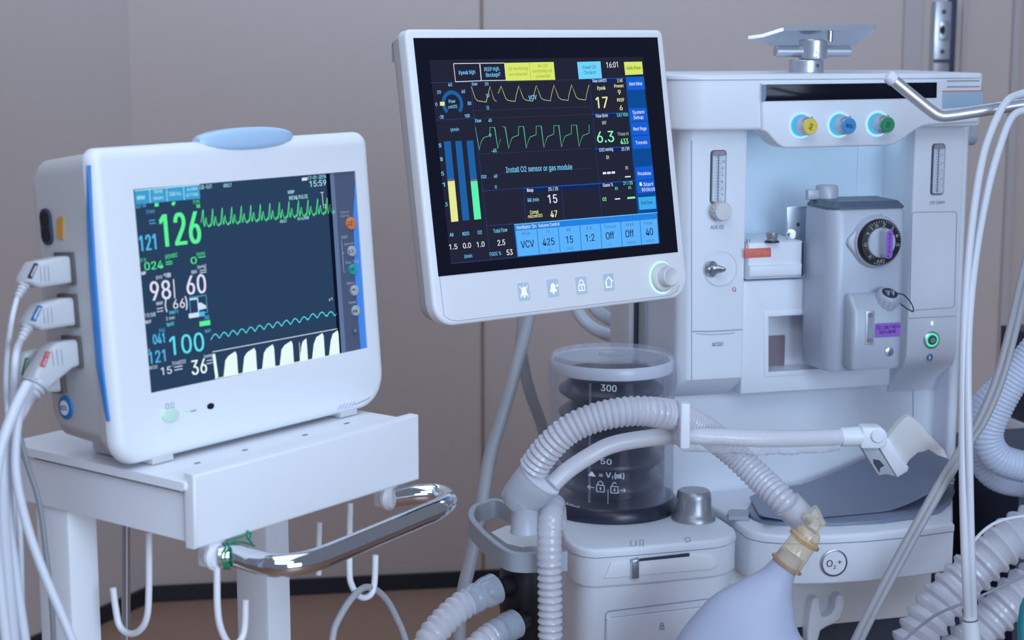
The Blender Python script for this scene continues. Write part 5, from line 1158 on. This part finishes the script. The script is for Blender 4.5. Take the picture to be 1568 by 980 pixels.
fr_ = [(1168, 791, -.07), (1200, 796, -.068), (1240, 798, -.066), (1290, 796, -.064), (1340, 788, -.062), (1385, 774, -.06), (1420, 757, -.056), (1447, 743, -.052), (1462, 736, -.05)]
ba_ = [(1148, 770, .06), (1172, 757, .09), (1225, 745, .105), (1275, 727, .112), (1328, 704, .116), (1368, 690, .118), (1405, 683, .118), (1440, 683, .118), (1462, 686, .118)]
F3 = spline([TF.hit(a, b, 'y', y) for a, b, y in fr_], 4); B3_ = spline([TF.hit(a, b, 'y', y) for a, b, y in ba_], 4)
N_ = min(len(F3), len(B3_)); loops = []
for i in range(N_):
    row = []; 
    for j in range(11):
        t = j/10; p = F3[i].lerp(B3_[i], t); sag = -.022*sin(pi*t)*(.3+.7*i/N_); p = p+Vector((0, 0, sag)); p.z = max(p.z, .0075); p.x = min(p.x, lim); row.append(p)
    loops.append(row)
V = [v for l in loops for v in l]; g = MB(); n = 11; m0 = len(V)
V2 = [v+Vector((0, 0, .003)) for v in V]; Fs = []
for i in range(N_-1):
    for j in range(n-1):
        a = i*n+j; q = [a, a+1, a+n+1, a+n]; Fs.append(q); Fs.append([k+m0 for k in q][::-1])
for i in range(N_-1):
    for j in (0, n-1): a = i*n+j; Fs.append([a, a+n, a+n+m0, a+m0])
for j in range(n-1):
    for i in (0, N_-1): a = i*n+j; Fs.append([a, a+1, a+1+m0, a+m0])
g.add(V+V2, Fs, RUBBER); g.build('curled_sheet', mt)

# ------------------------------------------------------------------ right side: rod, cables, hoses, dark cabinet
rd = thing('steel_rod', 'bent steel rod with white tip reaching in front of the black display strip', 'rod', loc=P(1600, 155, 2.33)); rf = Fr(P(1600, 155, 2.33), 0)
q = [P(1366, 121, 2.30), P(1400, 149, 2.302), P(1425, 169, 2.305), P(1437, 176, 2.306), P(1452, 177, 2.308), P(1500, 170, 2.315), P(1560, 161, 2.325), P(1680, 143, 2.345)]
MB().tube([rf.I @ p for p in spline(q, 6)], .0079, RODM, 20).build('rod', rd)
g = MB(); d_ = P(1366, 121, 2.3)-P(1400, 149, 2.302); g.lathe([(.0082, -.004), (.0092, -.002), (.0092, .004), (.0075, .008), (.0001, .0095)], rf.I @ P(1366, 121, 2.3), d_, WHITE2, 20); g.build('end_cap', rd)
pb_ = rf.I @ P(1680, 143, 2.345); g = MB(); g.cyl((pb_.x, pb_.y, -rf.o.z+.03), (0, 0, 1), .0125, rf.o.z+.06, RODM, 24, .002); g.build('stand_pole', rd)
g = MB(); g.lathe([(.13, 0), (.13, .012), (.11, .022), (.03, .034), (.02, .05)], (pb_.x, pb_.y, -rf.o.z), (0, 0, 1), DARKP, 36); g.build('stand_base', rd)
dc_ = thing('draped_cable', 'pair of white cables draped over the bent steel rod and hanging to a white plug', 'cable', loc=P(1486, 985, 2.10)); df = Fr(P(1486, 985, 2.10), 0)
for pts in ([(1640, 134, 2.36), (1590, 139, 2.33), (1562, 144, 2.318), (1540, 157, 2.296), (1518, 200, 2.275), (1503, 250, 2.25), (1489, 340, 2.20), (1479, 450, 2.16), (1475, 560, 2.13), (1474, 700, 2.11), (1477, 840, 2.10), (1482, 948, 2.10)],
            [(1650, 176, 2.315), (1600, 170, 2.308), (1568, 169, 2.302), (1548, 182, 2.29), (1531, 225, 2.265), (1513, 290, 2.235), (1496, 380, 2.19), (1485, 480, 2.15), (1482, 570, 2.125), (1484, 700, 2.105), (1487, 840, 2.10), (1491, 948, 2.10)]):
    MB().tube([df.I @ p for p in wp(pts)], .0050, CABW, 12).build('cord', dc_)
a, b = df.I @ P(1485.5, 946, 2.10), df.I @ P(1489, 1010, 2.10); g = MB(); g.lathe([(.0085, 0), (.0085, .002), (.0095, .0025), (.0112, .012), (.0112, .050)], a, b-a, WHITE2, 20); g.lathe([(.0098, .0016), (.0098, .0034)], a, b-a, BROWNB, 20); g.build('plug', dc_)
tc_ = thing('flat_cable', 'grey twin cable slanting across the white apron on the right', 'cable', loc=P(1300, 1000, 2.10)); cf = Fr(P(1300, 1000, 2.10), 0)
for dx in (-5, 5):
    MB().tube([cf.I @ p for p in wp([(1625+dx, 240, 2.30), (1578+dx, 390, 2.27), (1552+dx, 500, 2.22), (1530+dx, 580, 2.20), (1505+dx, 640, 2.185), (1480+dx, 680, 2.175), (1430+dx, 762, 2.13), (1372+dx, 866, 2.11), (1325+dx, 956, 2.10), (1300+dx, 1010, 2.10)])], .0047, TWIN, 10).build('cord', tc_)
ribhose('large milky ribbed hose bending sharply at the right border beside the machine', None, [(1615, 506, 2.36), (1590, 530, 2.36), (1552, 580, 2.36), (1524, 630, 2.36), (1512, 670, 2.36), (1530, 702, 2.36), (1575, 716, 2.36), (1612, 721, 2.36)], .0225, .0060, HOSEW, .06, group='milky hoses at the right border')
ribhose('milky ribbed hose behind the bend of the large one at the right border', None, [(1618, 555, 2.45), (1585, 570, 2.45), (1540, 590, 2.45), (1508, 620, 2.45), (1496, 660, 2.45), (1500, 700, 2.45), (1535, 735, 2.45), (1618, 744, 2.45)], .0205, .0060, HOSEW, .06, group='milky hoses at the right border')
ribhose('upper thick ribbed hose in the lower right corner', None, [(1370, 1040, 2.22), (1405, 975, 2.23), (1440, 925, 2.24), (1485, 880, 2.25), (1530, 838, 2.26), (1565, 815, 2.27), (1598, 797, 2.28)], .0325, .0180, HOSE, .27, group='thick hoses in the lower right corner')
ribhose('lower thick ribbed hose in the lower right corner', None, [(1425, 1065, 2.25), (1466, 1004, 2.26), (1511, 954, 2.27), (1554, 913, 2.28), (1582, 893, 2.29), (1602, 880, 2.30)], .0320, .0180, HOSE, .27, group='thick hoses in the lower right corner')
free_cable('thin_cable', 'thin grey cable crossing over the thick ribbed hoses', 'cable', [(1370, 995, 2.165), (1405, 962, 2.17), (1440, 938, 2.175), (1490, 918, 2.18), (1540, 895, 2.185), (1600, 868, 2.195)], .0019, CABD)
free_cable('thin_tube', 'thin white tube arching above the thick ribbed hoses', 'tube', [(1482, 850, 2.19), (1492, 828, 2.195), (1515, 806, 2.20), (1545, 794, 2.205), (1610, 785, 2.21)], .0022, CABW)
c0 = MF.L(P(1488, 745, 2.52)); c0.x = max(c0.x, .432); XF = Fr(MF.M @ Vector((c0.x+.17, c0.y+.15, 0)), MF.yaw)
bx = thing('dark_cabinet', 'dark slate equipment cabinet behind the hoses at the lower right', 'cabinet', XF)
x0 = -.16; zt_ = XF.uv(1500, 743, -.15)[1]
MB().box(x0, x0+.36, -.149, .15, .06, zt_-.0005, DARKP, .004).build('body', bx)
MB().box(x0-.002, x0+.362, -.152, .152, zt_, zt_+.006, DARKGAP, .002).build('top_panel', bx)
for x in (x0+.03, x0+.33):
    for y in (-.11, .11): MB().cyl((x-.01, y, .03), (1, 0, 0), .03, .02, BLACKP, 20, .003).build('caster', bx)
ck = MB(); loops = []
tcw = [(1600, 890), (1575, 905), (1563, 930), (1559, 960), (1560, 1000), (1600, 1010)]
TCF = Fr(P(1600, 1010, 1.95), 0); ck.slab(TCF.poly(tcw, 0), -.01, .01, TEALC, b=.006, b2=.006); o = ck.build('teal_cloth'); o.location = TCF.o; tag(o, 'edge of a teal cloth at the bottom right corner', 'cloth')
free_cable('cord', 'white cord dropping from behind the large display past the bellows', 'cord', [(818, 440, 2.62), (806, 500, 2.60), (788, 570, 2.57), (768, 640, 2.55), (750, 700, 2.53), (738, 770, 2.5), (722, 850, 2.48), (706, 930, 2.46), (700, 1050, 2.45)], .0100, CABG)
free_cable('cord', 'short white cord beside the longer one, vanishing behind the bellows', 'cord', [(806, 450, 2.72), (798, 520, 2.72), (802, 560, 2.72), (813, 605, 2.72), (832, 660, 2.72), (850, 760, 2.72), (852, 1060, 2.72)], .0095, CABG)
for k, (lb, pts) in enumerate((('lower blurred white tube curving behind the bellows lid', [(872, 430, 2.85), (884, 475, 2.85), (905, 500, 2.85), (935, 514, 2.86), (965, 515, 2.88), (1000, 512, 2.9)]), ('upper blurred white tube curving behind the bellows lid', [(895, 430, 2.88), (908, 468, 2.88), (928, 486, 2.88), (952, 497, 2.9), (985, 500, 2.92)]))):
    free_cable('tube', lb, 'tube', pts, .0105, CABW, group='blurred white tubes behind the bellows')

EF2 = Fr(MF.M @ Vector((.62, .75, 0)), MF.yaw)
e0 = EF2.uv(1542, 560, -.02); e1_ = EF2.uv(1542, 655, -.02)
es = thing('equipment_stand', 'dark device above a pale shelf, seen past the milky hose at the right border', 'equipment', Fr(EF2.M @ Vector((e0[0]+.165, 0, e1_[1])), MF.yaw))
MB().box(-.1, .12, -.02, .12, .0005, e0[1]-e1_[1]+.06, DARKP, .006).build('device', es)
MB().box(-.11, .14, -.04, .14, -.014, 0, SIDEG, .003).build('shelf', es)
MB().box(-.085, -.06, .02, .06, -e1_[1], -.0145, GREYP, .003).build('post', es)
